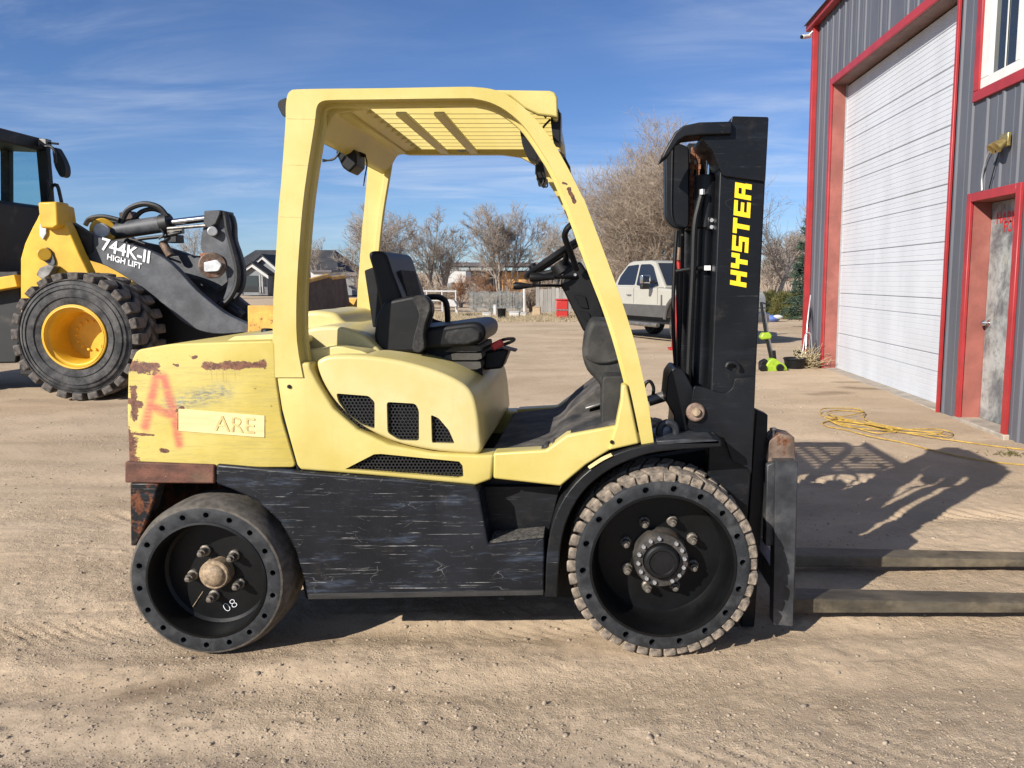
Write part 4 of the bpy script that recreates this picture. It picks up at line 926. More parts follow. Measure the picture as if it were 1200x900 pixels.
for i, chh in enumerate('HYSTER'):
    m = MB()
    for x0, y0, x1, y1 in LET[chh]:
        q = []
        for a, b in ((x0, y0), (x1, y0), (x1, y1), (x0, y1)): q.append(o_ + rv * ((a + i * 4.82) / tot) + uv * (b / 5))
        m.add(q + [p + Vector((0, .002, 0)) for p in q], [(0, 1, 2, 3), (4, 5, 6, 7), (0, 1, 5, 4), (1, 2, 6, 5), (2, 3, 7, 6), (3, 0, 4, 7)])
    m.build('logo_letter', 'logo_yellow', ms, merge=False)
# ---- carriage and forks
ca = empty('carriage', P(915, 640, 3.5), fk)
MB().prism(rnd(pz([(909, 541), (935, 541), (929, 734), (906, 732)], 3.1), .004), 3.1, 3.17).build('side_bar', 'carriage_steel', ca, .005, 2)
MB().prism(pz([(899, 545), (910, 541), (907, 640), (897, 640)], 3.13), 3.13, 3.19).build('side_plate', 'carriage_steel', ca, .004, 2)
MB().prism(rnd(pz([(898, 536), (902, 517), (914, 508), (931, 512), (932, 541), (910, 543), (900, 548)], 3.17), .006), 3.17, 3.3).build('end_bracket', 'rusty_bracket', ca, .006, 2)
MB().cyl(P(906, 504, 3.2), P(906, 512, 3.2), .006, n=8).build('grease_pin', 'steel_worn', ca)
MB().cyl(P(906, 501.5, 3.2), P(906, 504, 3.2), .014, n=12).build('pin_head', 'steel_worn', ca, .002, 1)
MB().tube([P(u, v, 3.19) for u, v in ((905, 506), (899, 515), (897, 525), (902, 534))], .0022, 5, 4).build('pin_wire', 'plastic_black', ca)
xc = P(916, 600, 3.2).x
MB().bx(xc - .025, xc + .03, 3.19, 3.95, .46, .56).build('upper_bar', 'carriage_steel', ca, .006, 2)
MB().bx(xc - .025, xc + .03, 3.19, 3.95, .13, .22).build('lower_bar', 'carriage_steel', ca, .006, 2)
MB().bx(xc - .005, xc + .02, 3.9, 3.96, .1, .6).build('side_bar', 'carriage_steel', ca, .005, 2)
for y0, tip in ((3.235, 2.35), (3.78, 2.35)):
    z0 = .035
    prof = [(xc + .03, z0 + .58), (xc + .03, z0), (xc + 1.55, z0 + .0), (xc + 1.95, z0 + .012), (xc + 1.95, z0 + .022), (xc + .075, z0 + .062), (xc + .07, z0 + .58)]
    MB().prism(prof, y0, y0 + .125).build('fork', 'fork_steel', fk, .006, 2)
# ================================================================== WHEEL LOADER
plain('loader_yellow', (.64, .37, .025), .45, 0, .16, 2.5, .1, .004, dust=.22, dustc=(.45, .33, .18))
plain('loader_grey', (.06, .064, .072), .55, .1, .35, 5, .3, .005, dust=.3, dustc=(.20, .185, .165), chip=.12, chipc=(.3, .29, .27))
plain('loader_tyre', (.032, .033, .036), .82, 0, .5, 9, .6, .012, dust=.55, dustc=(.135, .128, .12))
plain('loader_lug', (.045, .044, .044), .85, 0, .5, 9, .6, .012, dust=.6, dustc=(.24, .20, .165), objrand=.6)
plain('loader_black', (.007, .007, .0075), .55, 0, .3, 6, .2, .004, dust=.2)
plain('bucket_brown', (.085, .055, .042), .75, .1, .35, 5, .4, .006, dust=.2, dustc=(.16, .11, .08))
plain('bucket_orange', (.62, .34, .06), .6, 0, .25, 6, .2, .004, rust=.45)
plain('pin_plate', (.46, .47, .47), .45, .4, .2, 12)
plain('decal_white', (.8, .8, .8), .5, 0, .08, 30)
def m_cabglass():
    m, t, b, o = newmat('teal_glass'); setb(t, b, Base_Color=(.55, .80, .80), Roughness=.04); b.inputs['Transmission Weight'].default_value = .96; b.inputs['IOR'].default_value = 1.05
    MATS['teal_glass'] = m
m_cabglass()
YL = 9.4
ld = tag(empty('wheel_loader', (-6.0, 10.6, 0)), 'large yellow wheel loader with grey lift arm and deep yellow wheel rims', 'wheel loader')
lc = P(87, 395, YL); LR = lc.z - .01
lw = empty('front_wheel', lc, ld)
MB().lathe([(.365, .02), (.40, .004), (.50, -.012), (.585, .0), (.635, .022), (.66, .05), (.672, .10), (.675, .33), (.672, .56), (.64, .63), (.5, .66), (.365, .64)], lc, (0, 1, 0), 72).build('tyre', 'loader_tyre', lw)
MB().lathe([(.645, .018), (.652, .010), (.660, .018), (.664, .03), (.65, .035)], lc, (0, 1, 0), 72).build('tyre_rib', 'loader_tyre', lw)
NG = 24; sg = 2 * math.pi / NG
g1 = MB().add(*arcblock(-sg * .34, sg * .34, .008, .20, .655, LR, 0)).add(*arcblock(-sg * .34, sg * .26, .20, .34, .665, LR - .004, sg * .75)).mesh('tread_lug', 30); g1.materials.append(MATS['loader_lug'])
g2 = MB().add(*arcblock(-sg * .30, sg * .30, .46, .635, .655, LR, 0)).add(*arcblock(-sg * .34, sg * .26, .46, .32, .665, LR - .004, sg * .75)).mesh('tread_lug_inner', 30); g2.materials.append(MATS['loader_lug'])
for k in range(NG):
    for me, of in ((g1, .15), (g2, .65)):
        o = place('tread_lug', me, lw, lc, (0, (k + of) * sg, 0)); b = o.modifiers.new('bevel', 'BEVEL'); b.width = .014; b.segments = 2
MB().lathe([(.372, .03), (.372, -.006), (.362, -.012), (.345, -.008), (.338, .012), (.325, .03), (.315, .034), (.308, .05), (.29, .10), (.285, .30), (.275, .33), (.0, .335), (0, .37), (.34, .37), (.36, .1)], lc, (0, 1, 0), 64).build('rim', 'loader_yellow', lw)
MB().lathe([(.352, .002), (.352, -.016), (.342, -.018), (.338, .0)], lc, (0, 1, 0), 64).build('lock_ring', 'loader_yellow', lw)
for r_ in (.46, .555, .60): MB().lathe([(r_ - .006, .02), (r_, -.018 if r_ < .58 else -.006), (r_ + .006, .02)], lc, (0, 1, 0), 64, False).build('sidewall_ring', 'loader_tyre', lw)
lb = MB().cyl((0, 0, 0), (0, -.03, 0), .016, n=6).mesh('bolt'); lb.materials.append(MATS['loader_yellow'])
for k in range(14):
    a = 2 * math.pi * k / 14; place('bolt', lb, lw, lc + Vector((math.cos(a) * .17, .335, math.sin(a) * .17)))
def wheel_copy(x, y, flip):
    k = copy_tree(lw, ld); k.matrix_parent_inverse = Matrix.Identity(4)
    k.location = Vector((x, y, lc.z)) - Vector(ld.location); k.rotation_euler = (0, .3, math.pi if flip else 0)
    for a in k.children_recursive: pass
wheel_copy(lc.x, 12.0, True); wheel_copy(lc.x - 3.3, YL, False)
# front frame tower
YT_ = 9.85
tower = pz([(24, 372), (24, 303), (29, 285), (38, 266), (43, 257), (46, 250), (70, 250), (80, 268), (92, 296), (103, 318), (112, 372)], YT_)
tw = MB().prism(tower, YT_, YT_ + .16).build('front_frame', 'loader_yellow', ld, .015, 2)
MB().prism(tower, 11.1, 11.25).build('front_frame', 'loader_yellow', ld, .015, 2)
MB().prism(pz([(20, 440), (22, 340), (110, 330), (150, 340), (150, 420), (110, 446)], 10.0), 10.03, 11.1).build('front_chassis', 'loader_black', ld, .02, 2)
lbx = MB().prism(pz([(44, 237), (66, 236), (68, 264), (62, 268), (47, 267)], YT_ - .12), YT_ - .12, YT_ + .12).build('lamp_bracket', 'loader_yellow', ld, .02, 2)
MB().prism(pz([(62, 238), (69, 241), (72, 262), (64, 268)], YT_ - .0), YT_ + .12, YT_ + .3).build('lamp_bracket', 'loader_yellow', ld, .015, 2)
MB().prism(pz([(46, 262), (54, 262), (54, 274), (50, 281), (46, 276)], YT_ - .03), YT_ - .03, YT_ + .02).build('latch_plate', 'pin_plate', ld, .005, 1)
MB().cyl(P(52, 298, YT_ - .07), P(52, 298, YT_ + .01), .075, n=20).build('pivot_boss', 'loader_yellow', ld, .01, 2)
MB().prism(cr(pz([(48, 296), (56, 290), (62, 298), (65, 308), (60, 311), (52, 305)], YT_ - .01), 3, True), YT_ - .025, YT_ + .005).build('pivot_slot', 'loader_grey', ld)
MB().prism(pz([(42, 322), (46, 314), (56, 310), (64, 312), (58, 322), (50, 328)], YT_ - .12), YT_ - .12, YT_).build('bracket', 'steel_worn', ld, .01, 2)
# lift arms
arm = cr(pz([(66, 250), (84, 261), (112, 277), (150, 286), (182, 297), (204, 312), (230, 340), (262, 366), (291, 380)], 10.05), 4) + cr(pz([(292, 389), (250, 391), (218, 380), (190, 356), (160, 333), (125, 312), (96, 302), (84, 288)], 10.05), 4)
la = MB().prism(arm, 10.05, 10.17).build('lift_arm', 'loader_grey', ld, .01, 2)
MB().prism(arm, 10.95, 11.07).build('lift_arm', 'loader_grey', ld, .01, 2)
MB().prism(pz([(66, 250), (84, 261), (109, 275), (109, 294), (98, 302), (84, 288)], 10.04), 10.03, 10.05).build('arm_painted_shade', 'loader_black', la)  # black sheet painting shade onto the rear end of the grey arm
MB().prism(pz([(150, 345), (190, 350), (236, 372), (270, 384), (278, 420), (160, 420)], 10.4), 10.3, 10.8).build('cross_tube', 'loader_black', ld, .02, 2)
dr_ = P(170, 309, 10.04) - P(118, 294, 10.04)
text('model_number', '744K-II', .205, 'decal_white', la, P(118, 292, 10.043), dr_, (0, 0, 1), .002, .004, -.1, sx=1.0)
text('model_word', 'HIGH LIFT', .095, 'decal_white', la, P(125, 303.5, 10.043), dr_, (0, 0, 1), .002, .002, -.1, sx=1.0)
# linkage: cylinder, bell crank, link
def lt(name, a, b, Y, r, mat, r1=None): return MB().cyl(P(*a, Y), P(*b, Y), r, r1, 18).build(name, mat, ld, .008, 2)
lt('cylinder_barrel', (128, 272), (194, 262), 10.5, .105, 'loader_grey'); lt('cylinder_gland', (190, 263), (200, 261), 10.5, .125, 'loader_black'); lt('piston_rod', (200, 261), (242, 256), 10.5, .045, 'chrome')
lt('guide_rod', (196, 268), (244, 264), 10.35, .022, 'steel_worn')
MB().cyl(P(121, 270, 10.36), P(121, 270, 10.66), .15, n=24).build('cylinder_eye', 'loader_yellow', ld, .012, 2)
MB().cyl(P(119, 270, 10.30), P(119, 270, 10.36), .09, n=20).build('pin_cap', 'pin_plate', ld, .01, 2)
MB().prism(pz([(239, 247), (258, 246), (258, 250), (253, 262), (244, 268), (238, 262)], 10.3), 10.3, 10.7).build('rod_clevis', 'loader_grey', ld, .012, 2)
MB().cyl(P(249, 271, 10.28), P(249, 271, 10.72), .06, n=18).build('pin_cap', 'pin_plate', ld, .01, 2)
crank = cr(pz([(238, 264), (246, 270), (256, 252), (263, 250), (267, 262), (268, 280), (274, 298), (278, 316), (277, 334), (270, 348), (258, 357), (263, 342), (266, 326), (262, 308), (250, 300), (236, 296), (234, 280)], 10.35), 3, True)
MB().prism(crank, 10.38, 10.46).build('bell_crank', 'loader_grey', ld, .012, 2)
MB().prism(crank, 10.56, 10.64).build('bell_crank', 'loader_grey', ld, .012, 2)
MB().tube([P(u, v, 10.36) for u, v in ((257, 250), (264, 252), (267, 270), (273, 292), (278, 314), (277, 334), (268, 351), (258, 358))], .035, 8, 4).build('crank_rim', 'loader_black', ld)
MB().prism(pz([(190, 300), (215, 299), (240, 300), (262, 308), (266, 330), (252, 342), (236, 330), (210, 325)], 10.62), 10.66, 10.78).build('crank_support', 'loader_grey', ld, .012, 2)
MB().cyl(P(249, 311, 10.30), P(249, 311, 10.4), .16, n=24).build('pivot_ring', 'rusty_bracket', ld, .01, 2)
MB().prism(rnd(pz([(236, 308), (254, 304), (260, 310), (256, 318), (239, 319)], 10.26), .03), 10.26, 10.3).build('pin_plate', 'pin_plate', ld, .008, 2)
MB().prism(pz([(235, 297), (246, 296), (250, 302), (236, 303)], 10.37), 10.35, 10.38).build('rust_patch', 'chain_rust', ld)
lt('bucket_link', (258, 352), (285, 372), 10.5, .07, 'loader_black')
for pts, Y, r in ((((142, 262), (150, 246), (168, 239), (186, 243), (196, 254)), 10.45, .035), (((156, 258), (166, 248), (180, 245), (194, 250)), 10.55, .03), (((100, 264), (106, 256), (122, 254), (140, 258)), 10.4, .03), (((102, 258), (120, 258), (146, 262)), 10.6, .03), (((150, 284), (165, 280), (190, 277), (212, 272)), 10.4, .022), (((186, 280), (192, 275), (188, 268)), 10.35, .012), (((150, 290), (146, 284), (152, 280), (170, 286)), 10.35, .014)):
    MB().tube([P(u, v, Y) for u, v in pts], r, 8, 5).build('hose', 'loader_black', ld)
MB().prism(pz([(139, 249), (152, 247), (157, 256), (140, 259)], 10.6), 10.6, 10.75).build('valve_block', 'bucket_brown', ld, .01, 2)
MB().box(P(204, 280, 10.5), (.16, .2, .1)).build('sensor_block', 'loader_black', ld, .01, 2)
MB().box(P(206, 271, 10.45), (.2, .06, .06)).build('rod_guide', 'steel_worn', ld, .01, 2)
lt('support_post', (190, 283), (200, 300), 10.5, .05, 'rusty_bracket')
# bucket: curved shell open to the right, with end plates
bk = empty('bucket', (-3.0, 11.3, 0), ld)
yb0, yb1 = 9.75, 13.6
bx0 = P(292, 380, yb0).x
prof = [(bx0 + 1.5, .03), (bx0 + .5, .03), (bx0 + .12, .14), (bx0 - .08, .45), (bx0 - .06, .80), (bx0 + .05, 1.02)]
pp = cr(prof, 4); inn = [(x + .035, z + .03) for x, z in pp][::-1]
sh = MB().prism(pp + inn, yb0 + .04, yb1 - .04).build('shell', 'bucket_brown', bk)
for y in (yb0, yb1 - .04): MB().prism([(bx0 + 1.3, .02), (bx0 + .5, .02), (bx0 + .1, .12), (bx0 - .1, .45), (bx0 - .02, .82), (bx0 - .01, 1.1), (bx0 + .3, 1.1), (bx0 + .32, .74)], y, y + .04).build('end_plate', 'bucket_orange', bk, .012, 2)
MB().prismx([(10.5, .98), (11.35, 1.36), (12.45, 1.46), (12.6, 1.42), (13.3, 1.45), (13.5, .98)], bx0 + .08, bx0 + .12).build('spill_guard', 'bucket_brown', bk)
MB().tube([(bx0 + .1, 10.5, .98), (bx0 + .1, 11.35, 1.36), (bx0 + .1, 12.45, 1.46), (bx0 + .1, 12.6, 1.42), (bx0 + .1, 13.3, 1.45)], .035, 6).build('guard_edge', 'bucket_orange', bk)
MB().bx(bx0 + 1.35, bx0 + 1.75, yb0, yb1, .01, .05).build('cutting_edge', 'steel_worn', bk, .01, 1)
# cab
cb = empty('cab', P(10, 330, 11), ld)
yc0, yc1 = 10.25, 11.65
cabside = [(-120, 330), (-110, 156), (0, 154), (52, 166), (58, 200), (66, 250), (66, 330)]
def cq(u, v, Y): 
    p = P(u, v, 11.6); return Vector((p.x, Y, p.z))
def post(name, a, b, w, d, Y): 
    m = MB(); p, q = cq(*a, Y), cq(*b, Y); m.prism([(p.x - w, p.z), (p.x + w, p.z), (q.x + w, q.z), (q.x - w, q.z)], Y, Y + d); m.build(name, 'loader_black', cb, .012, 2)
for Y in (yc0, yc1 - .1):
    post('cab_post', (50, 166), (64, 330), .07, .1, Y); post('cab_post', (8, 158), (9, 330), .06, .1, Y); post('cab_post', (-90, 158), (-92, 330), .1, .1, Y)
    a, b = cq(-120, 151, Y), cq(54, 166, Y)
rf = [(p.x, p.z) for p in (cq(-110, 146, 0), cq(0, 153, 0), cq(54, 165, 0), cq(54, 178, 0), cq(0, 176, 0), cq(-110, 176, 0))]
MB().prism(rf, yc0 - .06, yc1 + .06).build('cab_roof', 'loader_black', cb, .02, 3)
MB().prism([(p.x, p.z) for p in (cq(-108, 144.5, 0), cq(0, 151.5, 0), cq(53, 163.5, 0), cq(53, 166, 0), cq(0, 154, 0), cq(-108, 147, 0))], yc0 - .06, yc1 + .06).build('roof_edge', 'bucket_brown', cb, .006, 1)
MB().prism([(p.x, p.z) for p in (cq(-120, 255, 0), cq(20, 248, 0), cq(40, 240, 0), cq(66, 246, 0), cq(66, 330, 0), cq(-120, 330, 0))], yc0 + .02, yc1 - .02).build('cab_lower', 'loader_black', cb, .02, 2)
for Y in (yc0 + .045, yc1 - .05): MB().prism([(p.x, p.z) for p in (cq(-90, 176, 0), cq(50, 176, 0), cq(60, 248, 0), cq(-90, 255, 0))], Y, Y + .008).build('glass', 'teal_glass', cb)
MB().prism([(p.x, p.z) for p in (cq(15, 205, 0), cq(22, 212, 0), cq(24, 252, 0), cq(2, 252, 0), cq(6, 215, 0))], yc0 + .5, yc0 + .95).build('operator_seat', 'loader_black', cb, .05, 3)
MB().tube([cq(18, 220, 10.7), cq(28, 217, 10.7), cq(30, 222, 10.7), cq(30, 248, 10.7)], .02, 8).build('hand_rail', 'loader_black', cb)
MB().tube([cq(12, 238, 10.7), cq(30, 228, 10.7)], .02, 8).build('hand_rail', 'loader_black', cb)
mi = MB().prism(rnd([(p.x, p.z) for p in (cq(63, 176, 0), cq(67, 172, 0), cq(75, 186, 0), cq(79, 196, 0), cq(79, 206, 0), cq(73, 209, 0), cq(66, 196, 0))], .05), 11.56, 11.68).build('mirror', 'loader_black', cb, .02, 3)
MB().tube([cq(54, 170, 11.5), cq(64, 175, 11.36), cq(72, 175, 11.36), cq(77, 180, 11.36), cq(78, 194, 11.36)], .02, 8, 4).build('mirror_arm', 'loader_black', cb)
MB().box(cq(58, 169, 11.5), (.12, .12, .1)).build('work_light', 'steel_worn', cb, .01, 2)
MB().tube([cq(52, 168, 11.5), cq(74, 170, 11.5)], .015, 6).build('light_bar', 'loader_black', cb)
MB().tube([cq(66, 252, 11.5), cq(66, 222, 11.5), cq(69, 218, 11.5), cq(74, 222, 11.5), cq(82, 262, 11.5)], .024, 8, 3).build('grab_rail', 'loader_black', cb)
MB().tube([cq(60, 212, 11.5), cq(63, 222, 11.5), cq(62, 234, 11.5), cq(65, 240, 11.5)], .016, 6, 3).build('cable', 'loader_black', cb)
# rear half: dark running gear, mostly out of view
MB().prism(pz([(-240, 430), (-240, 320), (24, 318), (30, 372), (22, 425)], 10.2), 10.15, 11.4).build('rear_chassis', 'loader_black', ld, .02, 2)
MB().prism(pz([(-330, 330), (-330, 215), (-140, 215), (-130, 330)], 10.2), 10.1, 11.5).build('engine_cover', 'loader_yellow', ld, .04, 3)
MB().prism(pz([(-30, 330), (20, 322), (24, 336), (-30, 345)], 10.0), 9.95, 10.15).build('step_plate', 'loader_yellow', ld, .01, 2)
# ================================================================== TREES AND SHRUBS
def m_bark(name, a, b):
    m, t, bs, o = newmat(name); n = noise(t, o, 3.0, 4, .6)
    setb(t, bs, Base_Color=mx(t, rng(t, n, .3, .7), a, b), Roughness=.9); MATS[name] = m
m_bark('bark_grey', (.20, .17, .145), (.32, .275, .235)); m_bark('twig_grey', (.245, .205, .17), (.375, .32, .27)); m_bark('twig_brown', (.27, .21, .155), (.40, .32, .245)); m_bark('twig_orange', (.23, .12, .065), (.36, .21, .12))
m_bark('needle', (.018, .04, .028), (.045, .08, .05)); m_bark('hedge_leaf', (.035, .05, .014), (.13, .115, .03)); m_bark('dry_grass', (.38, .30, .18), (.52, .43, .28))
CS = {n: [(math.cos(2 * math.pi * i / n), math.sin(2 * math.pi * i / n)) for i in range(n)] for n in (3, 4, 6, 8)}
class Twigs:
    def __init__(s): s.v = []; s.f = []
    def seg(s, p0, p1, r0, r1, n):
        x0, y0, z0 = float(p0[0]), float(p0[1]), float(p0[2]); x1, y1, z1 = float(p1[0]), float(p1[1]), float(p1[2])
        dx, dy, dz = x1 - x0, y1 - y0, z1 - z0; L = math.sqrt(dx * dx + dy * dy + dz * dz)
        if L < 1e-6: return
        dx /= L; dy /= L; dz /= L
        if abs(dz) < .9: ax, ay, az = dy, -dx, 0.0
        else: ax, ay, az = 0.0, dz, -dy
        m = 1 / math.sqrt(ax * ax + ay * ay + az * az); ax *= m; ay *= m; az *= m
        bx, by, bz = dy * az - dz * ay, dz * ax - dx * az, dx * ay - dy * ax; k = len(s.v)
        for X, Y, Z, r in ((x0, y0, z0, r0), (x1, y1, z1, r1)):
            for c, q in CS[n]: s.v.append((X + (ax * c + bx * q) * r, Y + (ay * c + by * q) * r, Z + (az * c + bz * q) * r))
        for i in range(n): s.f.append((k + i, k + (i + 1) % n, k + n + (i + 1) % n, k + n + i))
    def build(s, name, mat, parent):
        me = bpy.data.meshes.new(name); me.from_pydata(s.v, [], s.f); me.polygons.foreach_set('use_smooth', [True] * len(me.polygons)); return link(name, me, mat, parent)
def bare_tree(name, base, height, spread, seed, twig='twig_grey', stems=1, levels=4, kids=(8, 7, 6, 5), up=.55, tw=.012, trunk_r=None, fork=.25, label='', group=None, cat='tree'):
    rs = np.random.RandomState(seed); T, Cw = Twigs(), Twigs(); base = np.array(base, float)
    tr = trunk_r or height * .022
    def grow(p, d, L, r, lev):
        n = 4 if lev == 0 else (3 if lev < 3 else 2); tgt = T if lev == 0 else Cw; pts = [p]; rad = [r]
        for i in range(n):
            d = d + rs.normal(0, .10 + .05 * lev, 3) + np.array((0, 0, up * (.05 if lev == 0 else .16))); d /= math.sqrt(d.dot(d))
            q = pts[-1] + d * (L / n); r2 = max(tw * .6, r * (1 - (i + 1) / n * (.55 if lev < 2 else .7)))
            tgt.seg(pts[-1], q, rad[-1], r2, 6 if lev == 0 else (4 if lev < 3 else 3)); pts.append(q); rad.append(r2)
        if lev >= levels: return
        m = kids[min(lev, len(kids) - 1)]
        for j in range(m):
            s = rs.uniform(fork if lev == 0 else .15, 1.0) if j < m - 1 else .98
            k = min(int(s * n), n - 1); f = s * n - k; pp = pts[k] * (1 - f) + pts[k + 1] * f; rr = rad[k] * (1 - f) + rad[k + 1] * f
            dd = pts[k + 1] - pts[k]; dd = dd / math.sqrt(dd.dot(dd))
            az = rs.uniform(0, 2 * math.pi); side = np.array((math.cos(az), math.sin(az), 0.0)); side -= dd * side.dot(dd); side /= max(1e-6, math.sqrt(side.dot(side)))
            an = rs.uniform(.35, .95) * spread; nd_ = dd * math.cos(an) + side * math.sin(an)
            grow(pp, nd_, L * rs.uniform(.48, .72) * (1.15 - .35 * s), max(tw, rr * rs.uniform(.45, .65)), lev + 1)
    for k in range(stems):
        az = 2 * math.pi * k / stems + rs.uniform(0, 1); ln = 0 if stems == 1 else rs.uniform(.12, .42) * spread
        d = np.array((math.cos(az) * math.sin(ln), math.sin(az) * math.sin(ln), math.cos(ln)))
        grow(base + np.array((math.cos(az), math.sin(az), 0)) * (0 if stems == 1 else height * .02), d, height * (.62 if stems == 1 else rs.uniform(.45, .62)), tr / math.sqrt(stems) * 1.15, 0)
    # scale the finished tree to the height wanted
    zm = max(v[2] for v in Cw.v) - base[2]; k = height / zm
    for A in (T, Cw): A.v = (base + (np.array(A.v) - base) * k).tolist()
    e = empty(name, tuple(base)); T.build('trunk', 'bark_grey', e); Cw.build('crown', twig, e)
    tag(e, label, cat, group); return e
def gp(u, Y): return (P(u, 328, Y).x, Y, -.02)
def ht(v, Y): return P(600, v, Y).z
GT = 'bare trees beyond the yard'
bare_tree('bare_tree', gp(455, 46), ht(228, 46), .95, 11, stems=3, kids=(8, 8, 6, 5), tw=0.0105, label='dense bare tree with many stems, just right of the far rear guard post', group=GT)
bare_tree('bare_tree', gp(512, 50), ht(238, 50), .8, 12, stems=2, kids=(8, 7, 6, 5), tw=0.0105, label='slender bare tree seen above the forklift seat backrest', group=GT)
bare_tree('bare_tree', gp(587, 48), ht(234, 48), .72, 13, stems=3, kids=(8, 8, 6, 5), tw=0.0105, label='upright bare tree framed in the middle of the forklift cab opening', group=GT)
bare_tree('bare_tree', gp(660, 55), ht(246, 55), .8, 14, stems=2, kids=(8, 7, 6, 4), tw=0.0105, label='bare tree seen behind the forklift steering wheel', group=GT)
bare_tree('bare_tree', gp(378, 70), ht(276, 70), .8, 15, stems=1, kids=(8, 6, 5, 3), tw=0.0136, label='small far bare tree seen between the two rear guard posts', group=GT)
bare_tree('bare_tree', gp(770, 33), ht(112, 33), 1.0, 16, 'twig_brown', stems=6, kids=(10, 8, 7, 5), tw=0.0071, up=.75, fork=.08, label='huge brown bare tree with thick twigs behind the pickup truck', group=GT)
bare_tree('bare_tree', gp(728, 36), ht(165, 36), 1.0, 26, 'twig_brown', stems=4, kids=(9, 8, 7, 5), tw=0.0074, up=.7, fork=.08, label='brown bushy bare tree left of the pickup truck cab', group=GT)
bare_tree('bare_tree', gp(902, 36), ht(172, 36), 1.0, 17, stems=2, kids=(9, 7, 5, 4), tw=0.0081, label='tall bare tree whose crown shows between mast and building', group=GT)
bare_tree('bare_tree', gp(905, 52), ht(268, 52), .8, 18, stems=3, kids=(8, 7, 6, 4), tw=0.0112, label='low bare tree just right of the mast above the hedge', group=GT)
bare_tree('bare_tree', gp(926, 58), ht(262, 58), .7, 19, stems=3, kids=(8, 7, 6, 4), tw=0.0118, label='narrow far bare tree between the spruce and the low bare tree', group=GT)
bare_tree('bare_tree', gp(222, 60), ht(262, 60), .85, 20, stems=2, kids=(8, 7, 6, 4), tw=0.0124, label='bare tree behind the loader bell crank', group=GT)
bare_tree('bare_tree', gp(90, 75), ht(256, 75), .85, 21, stems=2, kids=(7, 6, 4, 3), tw=0.0161, label='far bare tree behind the loader grab rail', group=GT)
GS = 'bare brown shrubs by the fence'
for i, (u, Y, v, lab, tg) in enumerate(((540, 42, 318, 'orange brown bare shrub right of the seat armrest', 'twig_orange'), (568, 44, 312, 'orange brown bare shrub left of the upright bare tree trunk', 'twig_orange'), (605, 45, 316, 'orange brown bare shrub right of the upright bare tree trunk', 'twig_orange'), (487, 40, 312, 'grey brown bare shrub directly behind the seat backrest', 'twig_brown'), (645, 40, 322, 'grey brown bare shrub by the grey board fence', 'twig_brown'), (556, 36, 332, 'low grey bare shrub standing in front of the mesh fence', 'twig_grey'), (592, 36.5, 334, 'low grey bare shrub at the white fence post', 'twig_grey'), (700, 40, 318, 'grey brown bare shrub behind the front guard post', 'twig_brown'), (425, 60, 316, 'far brown bare shrub beside the rear guard post', 'twig_brown'), (575, 35, 338, 'low brown bare shrub in front of the picket fence middle', 'twig_brown'), (520, 36, 330, 'brown bare shrub behind the white garden bench', 'twig_brown'), (622, 36, 330, 'brown bare shrub between the white gate post and the board fence', 'twig_brown'), (500, 37, 334, 'grey bare shrub left of the white garden bench', 'twig_grey'), (607, 35.5, 340, 'low grey bare shrub left of the white gate post', 'twig_grey'))):
    bare_tree('bare_shrub', gp(u, Y), ht(v, Y), 1.0, 40 + i, tg, stems=5, levels=3, kids=(7, 6, 5), tw=0.0081, up=.5, fork=.1, trunk_r=.09, label=lab, group=GS, cat='shrub')
# spruce by the building corner
sx, sy = P(950, 328, 24).x, 24.0
rs = np.random.RandomState(5); nt, tk = Twigs(), Twigs(); H = ht(248, 24)
tk.seg(np.array((sx, sy, 0)), np.array((sx, sy, H)), .11, .01, 8)
for z in np.arange(.35, H - .1, .16):
    L = (H - z) / H * .85 + .08
    for k in range(9):
        a = rs.uniform(0, 6.28); d = np.array((math.cos(a), math.sin(a), rs.uniform(-.25, .15))); p = np.array((sx, sy, z)); e = p + d * L * rs.uniform(.75, 1.1)
        tk.seg(p, e, .015, .006, 3)
        for j in range(26):
            f = rs.uniform(.2, 1); q = p + (e - p) * f; w = d + rs.normal(0, .55, 3); w /= np.linalg.norm(w); nt.seg(q, q + w * rs.uniform(.08, .2), .016, .008, 3)
sp_ = tag(empty('spruce_tree', (sx, sy, 0)), 'dark green spruce peeking out from behind the red building corner', 'tree')
tk.build('trunk', 'bark_grey', sp_); nt.build('crown', 'needle', sp_)
# evergreen hedge: separate rounded bushes
for i, (u, Y, top) in enumerate(((886, 31, 341), (903, 30.5, 340), (919, 30, 341), (936, 29.5, 339), (952, 29, 340))):
    c = np.array(gp(u, Y)); Hh = ht(top, Y); q = Twigs(); w = .5
    for k in range(3800):
        v = rs.normal(0, 1, 3); v /= np.linalg.norm(v); v[2] = abs(v[2]); r = rs.uniform(.7, 1.0)
        p = c + np.array((v[0] * w * r, v[1] * .5 * r, .02 + v[2] * Hh * r * (.93 + .07 * math.sin(9 * v[0] + 5 * v[1])))); d = v + rs.normal(0, .6, 3) + np.array((0, 0, .5)); d /= np.linalg.norm(d)
        q.seg(p, p + d * rs.uniform(.06, .16), .016, .006, 3)
    e = empty('hedge_bush', tuple(c)); q.build('foliage', 'hedge_leaf', e); st2 = Twigs(); st2.seg(c, c + np.array((0, 0, Hh * .6)), .05, .03, 6); st2.build('stem', 'bark_grey', e)
    tag(e, 'olive green hedge bush, %s of the row between mast and building' % ('first', 'second', 'third', 'fourth', 'last')[i], 'hedge', 'hedge bushes beside the building')
